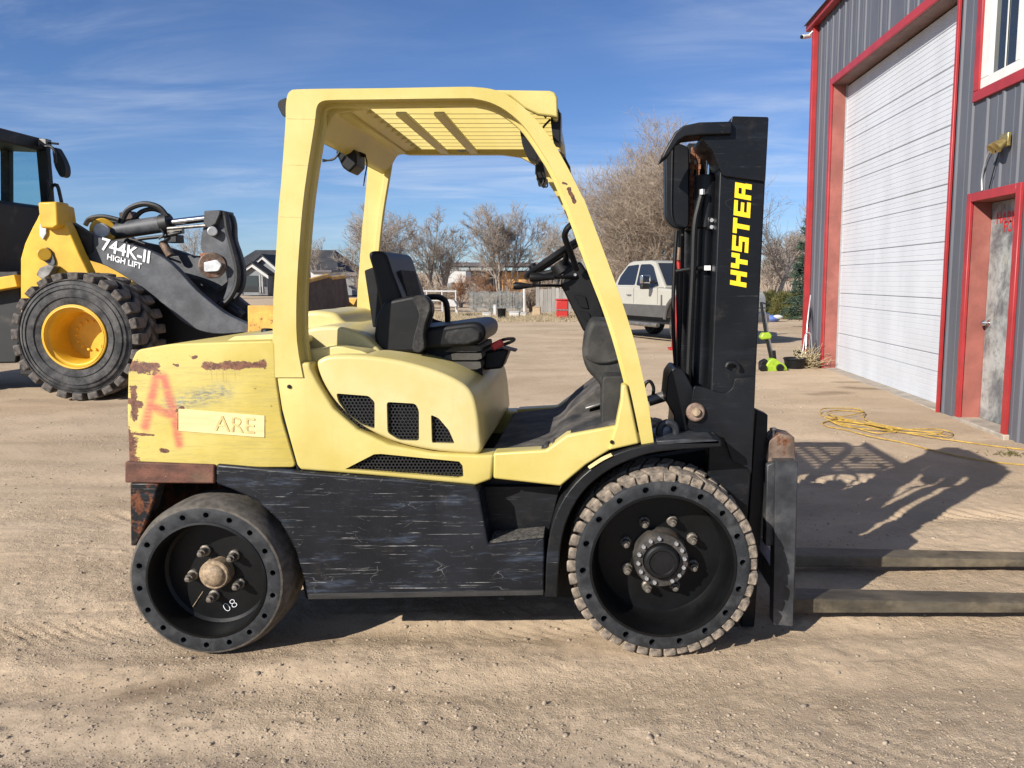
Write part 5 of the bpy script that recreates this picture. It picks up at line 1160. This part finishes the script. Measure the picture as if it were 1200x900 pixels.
# dry grass verge along the far edge of the yard
gq = Twigs()
for k in range(9000):
    Y = rs.uniform(27.5, 34); u = rs.uniform(395, 700); x = P(u, 328, Y).x
    if vnoise(np.array([x * .9]), np.array([Y * 1.2]), 77)[0] < -.12: continue
    p = np.array((x, Y, 0)); d = np.array((rs.normal(0, .5), rs.normal(0, .5), 1.0)); gq.seg(p, p + d * rs.uniform(.04, .14), .012, .003, 3)
o = gq.build('dry_grass', 'dry_grass', ground); o['kind'] = 'stuff'
# distant belt of bare trees along the horizon
fb = Twigs()
for k in range(9000):
    u = rs.uniform(-150, 1000); Y = rs.uniform(110, 170); h = (2.2 + 2.6 * (vnoise(np.array([u * .03]), np.array([3.0]), 8)[0] + .5)) * rs.uniform(.5, 1); x = P(u, 328, Y).x
    p = np.array((x, Y, rs.uniform(0, h * .5))); d = np.array((rs.normal(0, .5), 0, 1.0)); fb.seg(p, p + d * h * .5, .09, .03, 3)
o = fb.build('far_thicket', 'twig_brown', None); o['kind'] = 'stuff'; o['label'] = 'belt of bare brown brush along the horizon'; o['category'] = 'brush'

# ================================================================== HOUSES AND SHEDS FAR BEHIND
plain('roof_shingle', (.035, .036, .040), .85, 0, .25, 1.2, .3, .02); plain('house_grey', (.20, .21, .22), .8, 0, .1, 1); plain('house_trim', (.48, .48, .46), .6, 0, .05, 1); plain('stone_grey', (.13, .13, .14), .9, 0, .4, 6)
plain('shed_roof', (.10, .09, .095), .6, .2, .2, .6); plain('shed_orange', (.52, .28, .09), .8, 0, .2, .8); plain('shed_white', (.50, .49, .47), .7, 0, .12, 2); plain('fence_steel', (.30, .32, .31), .5, .4, .3, 6); plain('fence_board', (.32, .30, .275), .85, 0, .25, 3, stretch=(1, 1, .2), objrand=.6)
plain('blue_tarp', (.10, .16, .42), .6, 0, .2, 3)
YH = 74.0
def hp(u, v, Y=YH): return P(u, v, Y)
hs = tag(empty('house', (hp(320, 345).x, YH, 0)), 'grey single storey house with dark hip roof and white trimmed gables', 'house')
def hbox(name, u0, u1, v0, v1, y0, y1, mat, par=hs):
    a, b = hp(u0, v0, y0), hp(u1, v1, y0); zl = min(a.z, b.z); return MB().bx(a.x, b.x, y0, y1, max(zl, -.05) if zl < .6 else zl, max(a.z, b.z)).build(name, mat, par)
hbox('wall', 262, 394, 322, 346, YH, YH + 10, 'house_grey')
a = [hp(u, v, YH) for u, v in ((255, 323), (400, 323))]; zr = hp(330, 293, YH + 5).z
MB().add([(a[0].x, YH - .6, a[0].z), (a[1].x, YH - .6, a[0].z), (a[1].x, YH + 10.6, a[0].z), (a[0].x, YH + 10.6, a[0].z), (a[0].x + 1.5, YH + 5, zr), (a[1].x - 2.0, YH + 5, zr)], [(0, 1, 5, 4), (1, 2, 5), (2, 3, 4, 5), (3, 0, 4), (0, 3, 2, 1)]).build('roof', 'roof_shingle', hs, sm=0)
def gable(ul, ur, vt, ve, vb, Y, wall):
    l, r_, t_ = hp(ul, ve, Y), hp(ur, ve, Y), hp((ul + ur) / 2, vt, Y); b0 = max(-.05, hp(ul, vb, Y).z)
    g = MB().prism([(l.x + .25, b0), (r_.x - .25, b0), (r_.x - .25, l.z), (t_.x, t_.z - .15), (l.x + .25, l.z)], Y, YH + 4).build('gable_wall', wall, hs)
    for p, q in ((l, t_), (t_, r_)):
        m = MB(); d = Vector((0, 0, .28)); m.add([p + Vector((0, -.35, 0)), q + Vector((0, -.35, 0)), q + Vector((0, -.35, 0)) - d, p + Vector((0, -.35, 0)) - d] + [x + Vector((0, -.2, 0)) for x in (p, q, q - d, p - d)], [(0, 1, 2, 3), (4, 5, 6, 7), (0, 1, 5, 4), (1, 2, 6, 5), (2, 3, 7, 6), (3, 0, 4, 7)]); m.build('barge_board', 'house_trim', g)
        m = MB(); e = Vector((0, 0, .06)); m.add([p + Vector((0, -.5, 0)) + e, q + Vector((0, -.5, 0)) + e, Vector((q.x, YH + 5, q.z)) + e, Vector((p.x, YH + 5, p.z)) + e] + [x + Vector((0, 0, .12)) + e for x in (p + Vector((0, -.5, 0)), q + Vector((0, -.5, 0)), Vector((q.x, YH + 5, q.z)), Vector((p.x, YH + 5, p.z)))], [(0, 1, 2, 3), (4, 5, 6, 7), (0, 1, 5, 4), (1, 2, 6, 5), (2, 3, 7, 6), (3, 0, 4, 7)]); m.build('gable_roof', 'roof_shingle', hs, sm=0)
    return g
gable(277, 316, 309, 323, 346, YH - 2.5, 'house_grey'); gable(291, 326, 300, 315, 346, YH - 1.2, 'house_grey')
hbox('porch_opening', 283, 303, 323, 342, YH - 2.56, YH - 2.5, 'dark_glass')
for u in (279.5, 304.5, 307.5): hbox('porch_post', u - .8, u + .8, 322, 343, YH - 2.8, YH - 2.6, 'house_trim')
hbox('stone_base', 303, 314, 336, 346, YH - 2.7, YH - 2.45, 'stone_grey'); hbox('window', 309, 314, 324, 335, YH - 1.3, YH - 1.2, 'dark_glass'); hbox('window', 367, 378, 326, 334, YH - .06, YH, 'dark_glass')
gd = tag(empty('garage', (hp(374, 340).x, YH - 9, 0)), 'low white garage right of the dark roofed house', 'shed')
def sbox(par, name, u0, u1, v0, v1, y0, y1, mat): return hbox(name, u0, u1, v0, v1, y0, y1, mat, par)
sbox(gd, 'wall', 364, 387, 318, 346, YH - 9, YH - 6, 'shed_white'); sbox(gd, 'roof', 362.5, 388.5, 316.6, 318.6, YH - 9.3, YH - 5.7, 'shed_roof')
g3 = tag(empty('shed', (hp(396, 340).x, YH - 4, 0)), 'grey shed with low roof between the garage and the far rear guard post', 'shed')
sbox(g3, 'wall', 386, 415, 323, 346, YH - 4, YH + 2, 'house_grey'); sbox(g3, 'roof', 384, 417, 319, 323.4, YH - 4.3, YH + 2.3, 'shed_roof')
YS = 90.0
hb_ = tag(empty('pole_barn', (hp(575, 330, YS).x, YS, 0)), 'long low pole barn with dark metal roof behind the bare trees', 'barn')
sbox(hb_, 'roof', 518, 665, 307.5, 312, YS - 1, YS + 9, 'shed_roof'); sbox(hb_, 'wall', 522, 662, 317, 346, YS + 7, YS + 8, 'house_grey')
for u in range(522, 662, 14): sbox(hb_, 'post', u, u + 1.3, 311, 346, YS - .4, YS, 'shed_roof')
sbox(hb_, 'stacked_hay', 588, 622, 319, 346, YS + 1, YS + 5, 'shed_orange')
wt_ = tag(empty('white_trailer', (hp(535, 330, 68).x, 68, 0)), 'small white trailer parked left of the orange brown shrubs', 'trailer')
sbox(wt_, 'body', 525, 546, 318, 332, 68, 71, 'shed_white'); sbox(wt_, 'wheel', 529, 533, 331, 346, 67.9, 68.3, 'rubber'); sbox(wt_, 'wheel', 538, 542, 331, 346, 67.9, 68.3, 'rubber')
# ---- fences and yard junk
YFn = 34.0
pf = tag(empty('pipe_fence', (P(515, 360, YFn).x, YFn, 0)), 'white pipe rail fence behind the seat armrest', 'fence')
def fq(u, v, Y=YFn): return P(u, v, Y)
MB().tube([fq(462, 341), fq(535, 341.5)], .035, 8).build('rail', 'shed_white', pf); MB().tube([fq(462, 352), fq(535, 352.5)], .03, 8).build('rail', 'shed_white', pf)
for u in (463, 481, 500, 518, 534): MB().tube([Vector((fq(u, 340).x, YFn, 0)), fq(u, 340)], .03, 8).build('post', 'shed_white', pf)
mf = tag(empty('mesh_fence', (fq(582, 360).x, YFn, 0)), 'grey green steel picket fence in the middle of the cab opening', 'fence')
zt2 = fq(582, 341).z
pk = MB().bx(-.009, .009, -.01, .01, .03, zt2).mesh('picket'); pk.materials.append(MATS['fence_steel'])
for k in range(40):
    u = 551 + k * 1.55; place('picket', pk, mf, (fq(u, 350).x, YFn + random.uniform(-.03, .03), random.uniform(-.05, .03)))
for z in (.25, zt2 - .15): MB().bx(fq(550, 350).x, fq(614, 350).x, YFn + .04, YFn + .06, z, z + .05).build('rail', 'fence_steel', mf)
MB().tube([Vector((fq(614.5, 340).x, YFn, 0)), fq(614.5, 334)], .06, 8).build('gate_post', 'shed_white', mf)
bf = tag(empty('board_fence', (fq(640, 360).x, YFn, 0)), 'weathered grey board fence left of the red box', 'fence')
for k in range(9):
    u0 = 628 + k * 4.6; x0, x1 = fq(u0, 350).x, fq(u0 + 4.2, 350).x; MB().bx(x0, x1, YFn - .02, YFn + .02, .02, fq(640, 337 + random.uniform(-2, 2)).z).build('board', 'fence_board', bf)
rb = tag(empty('red_box', (P(658, 370, 30).x, 30, 0)), 'red metal tool crate beside the grey board fence', 'crate')
a, b = P(652, 352, 30), P(666, 375, 30); MB().bx(a.x, b.x, 29.8, 30.4, .02, a.z).build('box_body', 'red_plastic', rb, .03, 2); MB().bx(a.x - .03, b.x + .03, 29.77, 30.43, a.z + .003, a.z + .05).build('lid', 'red_plastic', rb, .01, 2); MB().bx(a.x, b.x, 29.78, 29.8, a.z * .45, a.z * .52).build('band', 'steel_worn', rb)
ws = tag(empty('garden_bench', (fq(530, 360, 32).x, 32, 0)), 'white curved garden bench near the pipe fence', 'bench')
MB().prism([(p.x, p.z) for p in (fq(523, 356, 32), fq(526, 350.5, 32), fq(533, 352, 32), fq(537, 358, 32), fq(535, 360, 32), fq(524, 359, 32))], 31.8, 32.2).build('seat', 'shed_white', ws, .03, 2)
for u in (525.5, 535): MB().tube([fq(u, 358, 32), Vector((fq(u, 360, 32).x + .04, 32, 0))], .03, 6).build('leg', 'shed_white', ws)
bpz = P(588, 374, 29.5); bkt = tag(MB().lathe([(0, .01), (.13, .01), (.16, .36), (.175, .38), (.15, .38), (.12, .05), (0, .05)], (bpz.x, 29.5, 0), (0, 0, 1), 16, False).build('bucket_pail', 'plastic_black'), 'small black pail on the dry grass verge', 'bucket')
labs = ['white drum', 'pale plastic tub', 'grey block', 'white board piece', 'tan crate', 'white pail']
plain('tan_wood', (.42, .31, .19), .8, 0, .2, 5)
for i, (u, v, w, h, mt_, lb_, ct) in enumerate(((571, 366, .35, .12, 'house_trim', 'low white tub left of the black pail', 'tub'), (580, 358, .12, .42, 'shed_white', 'upright white post stub in front of the picket fence', 'post'), (603, 366, .4, .16, 'house_trim', 'pale flat board lying right of the black pail', 'board'), (629, 364, .32, .34, 'tan_wood', 'tan wooden crate at the board fence', 'crate'), (613, 368, .3, .12, 'shed_white', 'small white tub near the white gate post', 'tub'))):
    Yj = 31.5 if v > 352 else 33.4; p = P(u, v, Yj); z0 = .0 if v > 352 else p.z - h / 2
    e = empty('junk_' + ct, (p.x, Yj, max(z0, 0))); tag(e, lb_, ct)
    MB().prism(rnd([(p.x - w / 2, max(z0, .01)), (p.x + w / 2, max(z0, .01)), (p.x + w * .45, max(z0, .01) + h), (p.x - w * .45, max(z0, .01) + h)], .03), Yj - w / 2, Yj + w / 2).build('body', mt_, e, .02, 2)
    MB().bx(p.x - w * .5, p.x + w * .5, Yj - w * .55, Yj + w * .55, max(z0, .01) + h, max(z0, .01) + h + .03).build('rim', mt_, e, .01, 1)
# ================================================================== PICKUP TRUCK
plain('truck_paint', (.40, .385, .335), .28, .1, .04, 2, .01, .002); plain('truck_grey', (.085, .082, .078), .5, .1, .1, 4); plain('truck_black', (.012, .012, .012), .5, 0, .2, 6); m_glass('truck_glass', (.012, .015, .022), .02)
tk_ = tag(empty('pickup_truck', (0, 0, 0)), 'pale beige pickup truck parked behind the forklift mast', 'truck')
def TB(prof, y0, y1, name, mat, bev=.03, seg=3, par=None): return MB().prism(prof, y0, y1).build(name, mat, par or tk_, bev, seg)
hw = 1.0
body = [(-3.05, .62), (-3.05, 1.32), (-1.0, 1.34), (1.1, 1.30), (2.35, 1.23), (2.46, 1.12), (2.49, .75), (2.35, .62), (2.32, .80), (2.18, .98), (1.95, 1.06), (1.72, 1.06), (1.5, .98), (1.36, .80), (1.33, .62), (-1.45, .62), (-1.48, .80), (-1.62, .98), (-1.85, 1.06), (-2.08, 1.06), (-2.3, .98), (-2.44, .80), (-2.47, .62)]
bb = TB(body, -hw, hw, 'body', 'truck_paint', .05, 3)
MB().bx(-3.04, 2.42, -hw + .2, hw - .2, .45, .8).build('underbody', 'truck_black', tk_)
cab = [(-1.12, 1.30), (-.95, 1.60), (-.62, 1.90), (-.45, 1.945), (.35, 1.95), (.55, 1.92), (1.22, 1.30)]
vs = []
cm = MB(); n = len(cab)
for s in (-1, 1): cm.v += [(x, s * (hw - .04 - (z - 1.30) * .26), z) for x, z in cab]
cm.f += [tuple(range(n)), tuple(range(2 * n - 1, n - 1, -1))] + [(i, (i + 1) % n, n + (i + 1) % n, n + i) for i in range(n)]
cm.build('cab', 'truck_paint', tk_, .04, 3)
def sidewin(pts, s, name, mat, off=.006):
    m = MB(); q = [Vector((x, s * (hw - .04 - (z - 1.30) * .26 + off), z)) for x, z in pts]; k = len(q)
    m.add(q + [p - Vector((0, s * .01, 0)) for p in q], [tuple(range(k)), tuple(range(2 * k - 1, k - 1, -1))] + [(i, (i + 1) % k, k + (i + 1) % k, k + i) for i in range(k)]); return m.build(name, mat, tk_)
for s in (-1, 1):
    sidewin(rnd([(-.92, 1.36), (-.86, 1.56), (-.60, 1.83), (-.1, 1.86), (-.1, 1.36)], .05), s, 'side_window', 'truck_glass')
    sidewin(rnd([(-.03, 1.36), (-.03, 1.86), (.40, 1.86), (.55, 1.80), (.96, 1.34), (.5, 1.30)], .05), s, 'side_window', 'truck_glass')
    MB().prism([(-1.40, .62), (1.30, .62), (1.32, .80), (1.36, .90), (-1.50, .90), (-1.46, .78)], s * (hw + .004) - .008, s * (hw + .004) + .008).build('lower_trim', 'truck_grey', tk_)
    for xw in (1.83, -1.96):
        MB().tube([(xw + .52 * math.cos(a), s * (hw + .01), .56 + .54 * math.sin(a)) for a in np.linspace(.05, math.pi - .05, 14)], .05, 8).build('wheel_arch', 'truck_grey', tk_)
        w = empty('wheel', (xw, s * .86, .42), tk_)
        MB().lathe([(.25, -.12), (.36, -.13), (.41, -.10), (.42, 0), (.41, .10), (.36, .13), (.25, .12)], (xw, s * .86, .42), (0, 1, 0), 32).build('tyre', 'rubber', w)
        MB().lathe([(.25, -.11), (.25, .11), (.12, s * .08), (0, s * .09)], (xw, s * .86, .42), (0, 1, 0), 24, False).build('rim', 'steel_worn', w)
    MB().tube([(-1.25, s * 1.06, .44), (1.1, s * 1.06, .44)], .055, 10).build('step_bar', 'steel_worn', tk_)
    for x in (-.35, -1.02): MB().tube([(x, s * (hw + .005), 1.12), (x + .02, s * (hw + .035), 1.12), (x + .16, s * (hw + .035), 1.12), (x + .18, s * (hw + .005), 1.12)], .014, 8).build('door_handle', 'truck_paint' if x < -1 else 'chrome', tk_)
    for x in (-.065, .98, -1.14): MB().bx(x - .004, x + .004, s * (hw - .003), s * (hw + .003) , .92, 1.29).build('door_gap', 'truck_black', tk_)
    mr = MB().box((.78, s * 1.22, 1.50), (.12, .24, .20)).build('mirror', 'chrome', tk_, .03, 3); MB().box((.77, s * 1.22, 1.33), (.11, .22, .12)).build('mirror_lower', 'truck_black', mr, .02, 2); MB().tube([(.82, s * .95, 1.42), (.79, s * 1.15, 1.45)], .03, 8).build('mirror_arm', 'truck_black', mr)
    MB().box((1.15, s * (hw + .004), 1.02), (.06, .012, .24)).build('badge', 'truck_grey', tk_, .004, 1)
def wq(x, z, s, k=0): return Vector((x + k, s * (hw - .1 - (z - 1.30) * .26), z + k * .8))
MB().add([wq(1.16, 1.36, -1, .012), wq(1.16, 1.36, 1, .012), wq(.60, 1.875, 1, .012), wq(.60, 1.875, -1, .012)], [(0, 1, 2, 3)]).build('windshield', 'truck_glass', tk_)
MB().bx(2.48, 2.53, -.62, .62, .78, 1.12).build('grille', 'truck_black', tk_, .02, 2)
for s in (-1, 1): MB().bx(2.44, 2.51, s * .62, s * .95, .85, 1.1).build('headlight', 'lens_grey', tk_, .02, 2)
MB().bx(2.46, 2.62, -.98, .98, .50, .74).build('bumper', 'chrome', tk_, .03, 3)
MB().bx(-2.95, -1.16, -.85, .85, 1.342, 1.35).build('bed_cover', 'truck_black', tk_, .01, 1)
for s in (-1, 1): MB().bx(-3.07, -3.04, s * .8, s * .96, .8, 1.25).build('tail_light', 'red_plastic', tk_)
tk_.location = (1.9, 19.5, -.01); tk_.rotation_euler = (0, 0, R(-61)); tk_.scale = (.95,) * 3

# ================================================================== SMALL THINGS ON THE GROUND
plain('lime_plastic', (.27, .40, .025), .42, 0, .15, 20); plain('pole_grey', (.42, .43, .44), .35, .5, .1, 20); plain('rope_yellow', (.42, .27, .05), .7, 0, .3, 20, dust=.2); plain('straw', (.45, .37, .22), .9, 0, .25, 10); plain('wood_pale', (.46, .38, .27), .8, 0, .2, 8)
# lime green battery mower with its upright handle
gb_ = G(905, 434); mw = tag(empty('garden_tiller', gb_), 'lime green battery garden tool with upright pole, right of the mast', 'garden tool')
YGm = gb_.y
def mq(u, v, dy=0): return P(u, v, YGm + dy)
MB().prism(cr([(p.x, p.z) for p in (mq(896, 430), mq(898, 424), mq(904, 419), mq(912, 423), mq(919, 428), mq(919, 434), mq(900, 436))], 3, True), YGm - .12, YGm + .12).build('deck', 'lime_plastic', mw, .03, 3)
MB().prism(rnd([(p.x, p.z) for p in (mq(899, 428), mq(917, 429), mq(918, 433), mq(900, 434))], .02), YGm - .14, YGm - .1).build('deck_band', 'lime_plastic', mw, .01, 2)
MB().prism(rnd([(p.x, p.z) for p in (mq(890, 424), mq(898, 420), mq(900, 434), mq(890, 435))], .03), YGm - .08, YGm + .1).build('motor_cover', 'plastic_black', mw, .02, 2)
for u in (894, 914): 
    p = mq(u, 431, .14); MB().cyl(p + Vector((0, -.02, 0)), p + Vector((0, .03, 0)), .06, n=16).build('wheel', 'plastic_black', mw, .01, 2)
    p = mq(u, 431, -.14); MB().cyl(p + Vector((0, -.02, 0)), p + Vector((0, .02, 0)), .06, n=16).build('wheel', 'plastic_black', mw, .01, 2)
MB().tube([mq(903, 419), mq(897, 390), mq(893, 362), mq(892, 354)], .022, 8).build('pole', 'plastic_black', mw); MB().tube([mq(906, 420, .1), mq(900, 392, .1), mq(896, 366, .1)], .02, 8).build('pole', 'pole_grey', mw)
MB().prism(rnd([(p.x, p.z) for p in (mq(890, 395), mq(893, 390), mq(901, 389), mq(904, 393), mq(903, 397), mq(892, 398))], .02), YGm - .06, YGm + .1).build('battery_housing', 'lime_plastic', mw, .02, 2)
MB().tube([mq(894, 355, -.15), mq(897, 356, .2), mq(901, 356, .2)], .015, 8).build('handle_bar', 'plastic_black', mw)
MB().prism([(p.x, p.z) for p in (mq(906, 411), mq(909, 411), mq(910, 421), mq(907, 421))], YGm, YGm + .06).build('clip', 'plastic_black', mw)
# sticks, rake and straw at the building corner
corner = G(945, 432)
def cp_(u, v, Y=13.6): return P(u, v, Y)
rk = tag(empty('broom', cp_(937, 432)), 'dark handled broom leaning against the red building corner', 'broom')
MB().tube([cp_(938, 432, 13.3), cp_(946, 385, 13.7), cp_(954, 344, 14.0)], .016, 8, 3).build('handle', 'plastic_black', rk); MB().box(cp_(936, 432, 13.3), (.1, .05, .06)).build('head', 'plastic_black', rk, .01, 1)
rk2 = tag(empty('rake', cp_(950, 432)), 'pale metal rake with two thin prongs leaning at the building corner', 'rake')
MB().tube([cp_(944, 418, 13.4), cp_(945, 394, 13.5), cp_(947, 370, 13.6), cp_(950, 346, 13.75)], .012, 8, 3).build('handle', 'pole_grey', rk2)
MB().tube([cp_(934, 433, 13.1), cp_(941, 410, 13.2), cp_(944, 392, 13.3), cp_(950, 392, 13.3), cp_(952, 410, 13.3), cp_(957, 428, 13.2)], .012, 8, 4).build('fork_frame', 'pole_grey', rk2)
sw_ = Twigs(); rs = np.random.RandomState(12)
for k in range(260):
    p = np.array(cp_(rs.normal(947, 5.5), 432, 13.15)); p[1] += rs.uniform(-.25, .15); p[2] = rs.uniform(0, .28) * rs.uniform(.3, 1); d = rs.normal(0, 1, 3); d[2] = abs(d[2]) * .7; d /= np.linalg.norm(d); sw_.seg(p, p + d * rs.uniform(.1, .28), .006, .004, 3)
o = sw_.build('straw_heap', 'straw', None); o['kind'] = 'stuff'; o['label'] = 'small heap of dry straw at the foot of the red building corner'; o['category'] = 'straw'
for i, (u, v, w, h, m_, nm_, lb_, ct) in enumerate(((931, 424, .35, .16, 'plastic_black', 'black_tub', 'low black tub on the ground right of the lime garden tool', 'tub'), (935, 414, .16, .16, 'loader_black', 'dark_block', 'small dark block behind the low black tub', 'block'))):
    p = G(u, v + 8); e = tag(empty(nm_, p), lb_, ct); MB().lathe([(0, .01), (w * .42, .01), (w * .5, h), (w * .46, h), (w * .38, .04), (0, .04)], p, (0, 0, 1), 18, False).build('body', m_, e); MB().lathe([(w * .5, h - .02), (w * .53, h), (w * .5, h + .015), (w * .46, h)], p, (0, 0, 1), 18).build('rim', m_, e)
p = G(903, 377); bt = tag(empty('blue_bag', p), 'crumpled blue and white bag on the far dirt by the garden tool pole', 'bag'); MB().ball((p.x, p.y, .1), .3, (1.1, .8, .42), 12, 8).build('bag_body', 'blue_tarp', bt); MB().ball((p.x + .22, p.y - .1, .16), .16, (1.2, .8, .5), 10, 6).build('bag_flap', 'shed_white', bt)
# red stand showing below the mast hoses
p = P(788, 404, 16.5); js = tag(empty('red_stand', (p.x, 16.5, 0)), 'tall narrow red stand glimpsed behind the mast hoses', 'stand')
pr_ = [(q.x, q.z) for q in (P(787, 408, 16.5), P(789.5, 350, 16.5), P(793, 345, 16.5), P(797, 408, 16.5))]
MB().prism(pr_, 16.45, 16.6).build('stand_body', 'red_plastic', js, .01, 2); MB().bx(p.x - .08, p.x + .22, 16.35, 16.7, .005, .04).build('stand_foot', 'red_plastic', js, .01, 1)
# yellow extension rope on the dirt
rp = []; rs = np.random.RandomState(4)
c0 = G(1010, 494); c1_ = G(1060, 503)
seq = []
seq += [(1200, 546), (1150, 541), (1100, 531), (1060, 521), (1020, 512), (990, 505), (968, 500), (966, 496), (985, 493), (1010, 497), (1040, 503), (1050, 507), (1030, 509), (1000, 503), (972, 496), (970, 493), (990, 495), (1015, 499), (1050, 505), (1085, 510), (1110, 512), (1114, 509), (1100, 506), (1075, 507), (1045, 504), (1015, 497), (985, 494), (973, 497), (990, 501), (1020, 505), (1045, 507), (1025, 502), (1000, 496), (978, 495), (985, 499), (1015, 503), (1040, 506), (1070, 509), (1095, 512), (1105, 510), (1085, 507), (1050, 503), (1020, 497), (1010, 491), (1014, 485), (1003, 481), (980, 480.5), (964, 483), (962, 487), (975, 491), (1000, 489), (1012, 486), (1005, 483), (985, 482.5), (968, 486), (980, 492), (1010, 498), (1050, 506), (1100, 514), (1150, 521), (1185, 526), (1230, 530)]
pts = []
for k, (u, v) in enumerate(seq):
    g_ = G(u + rs.uniform(-2, 2), v + rs.uniform(-.5, .5)); pts.append((g_.x, g_.y, .008 + (.008 * (k % 4) if 8 < k < 56 else 0)))
rp_ = tag(MB().tube(pts, .0055, 6, 5).build('extension_cord', 'rope_yellow'), 'tangled yellow extension cord lying on the dirt before the overhead door', 'cord')
# green weed at the entry door
wd = Twigs(); g0 = G(1190, 533)
for k in range(60):
    p = np.array((g0.x + rs.normal(0, .12), g0.y + rs.normal(0, .05), 0)); d = np.array((rs.normal(0, .7), rs.normal(0, .7), .6)); wd.seg(p, p + d * rs.uniform(.03, .07), .004, .001, 3)
o = wd.build('weeds', 'hedge_leaf', ground); o['kind'] = 'stuff'
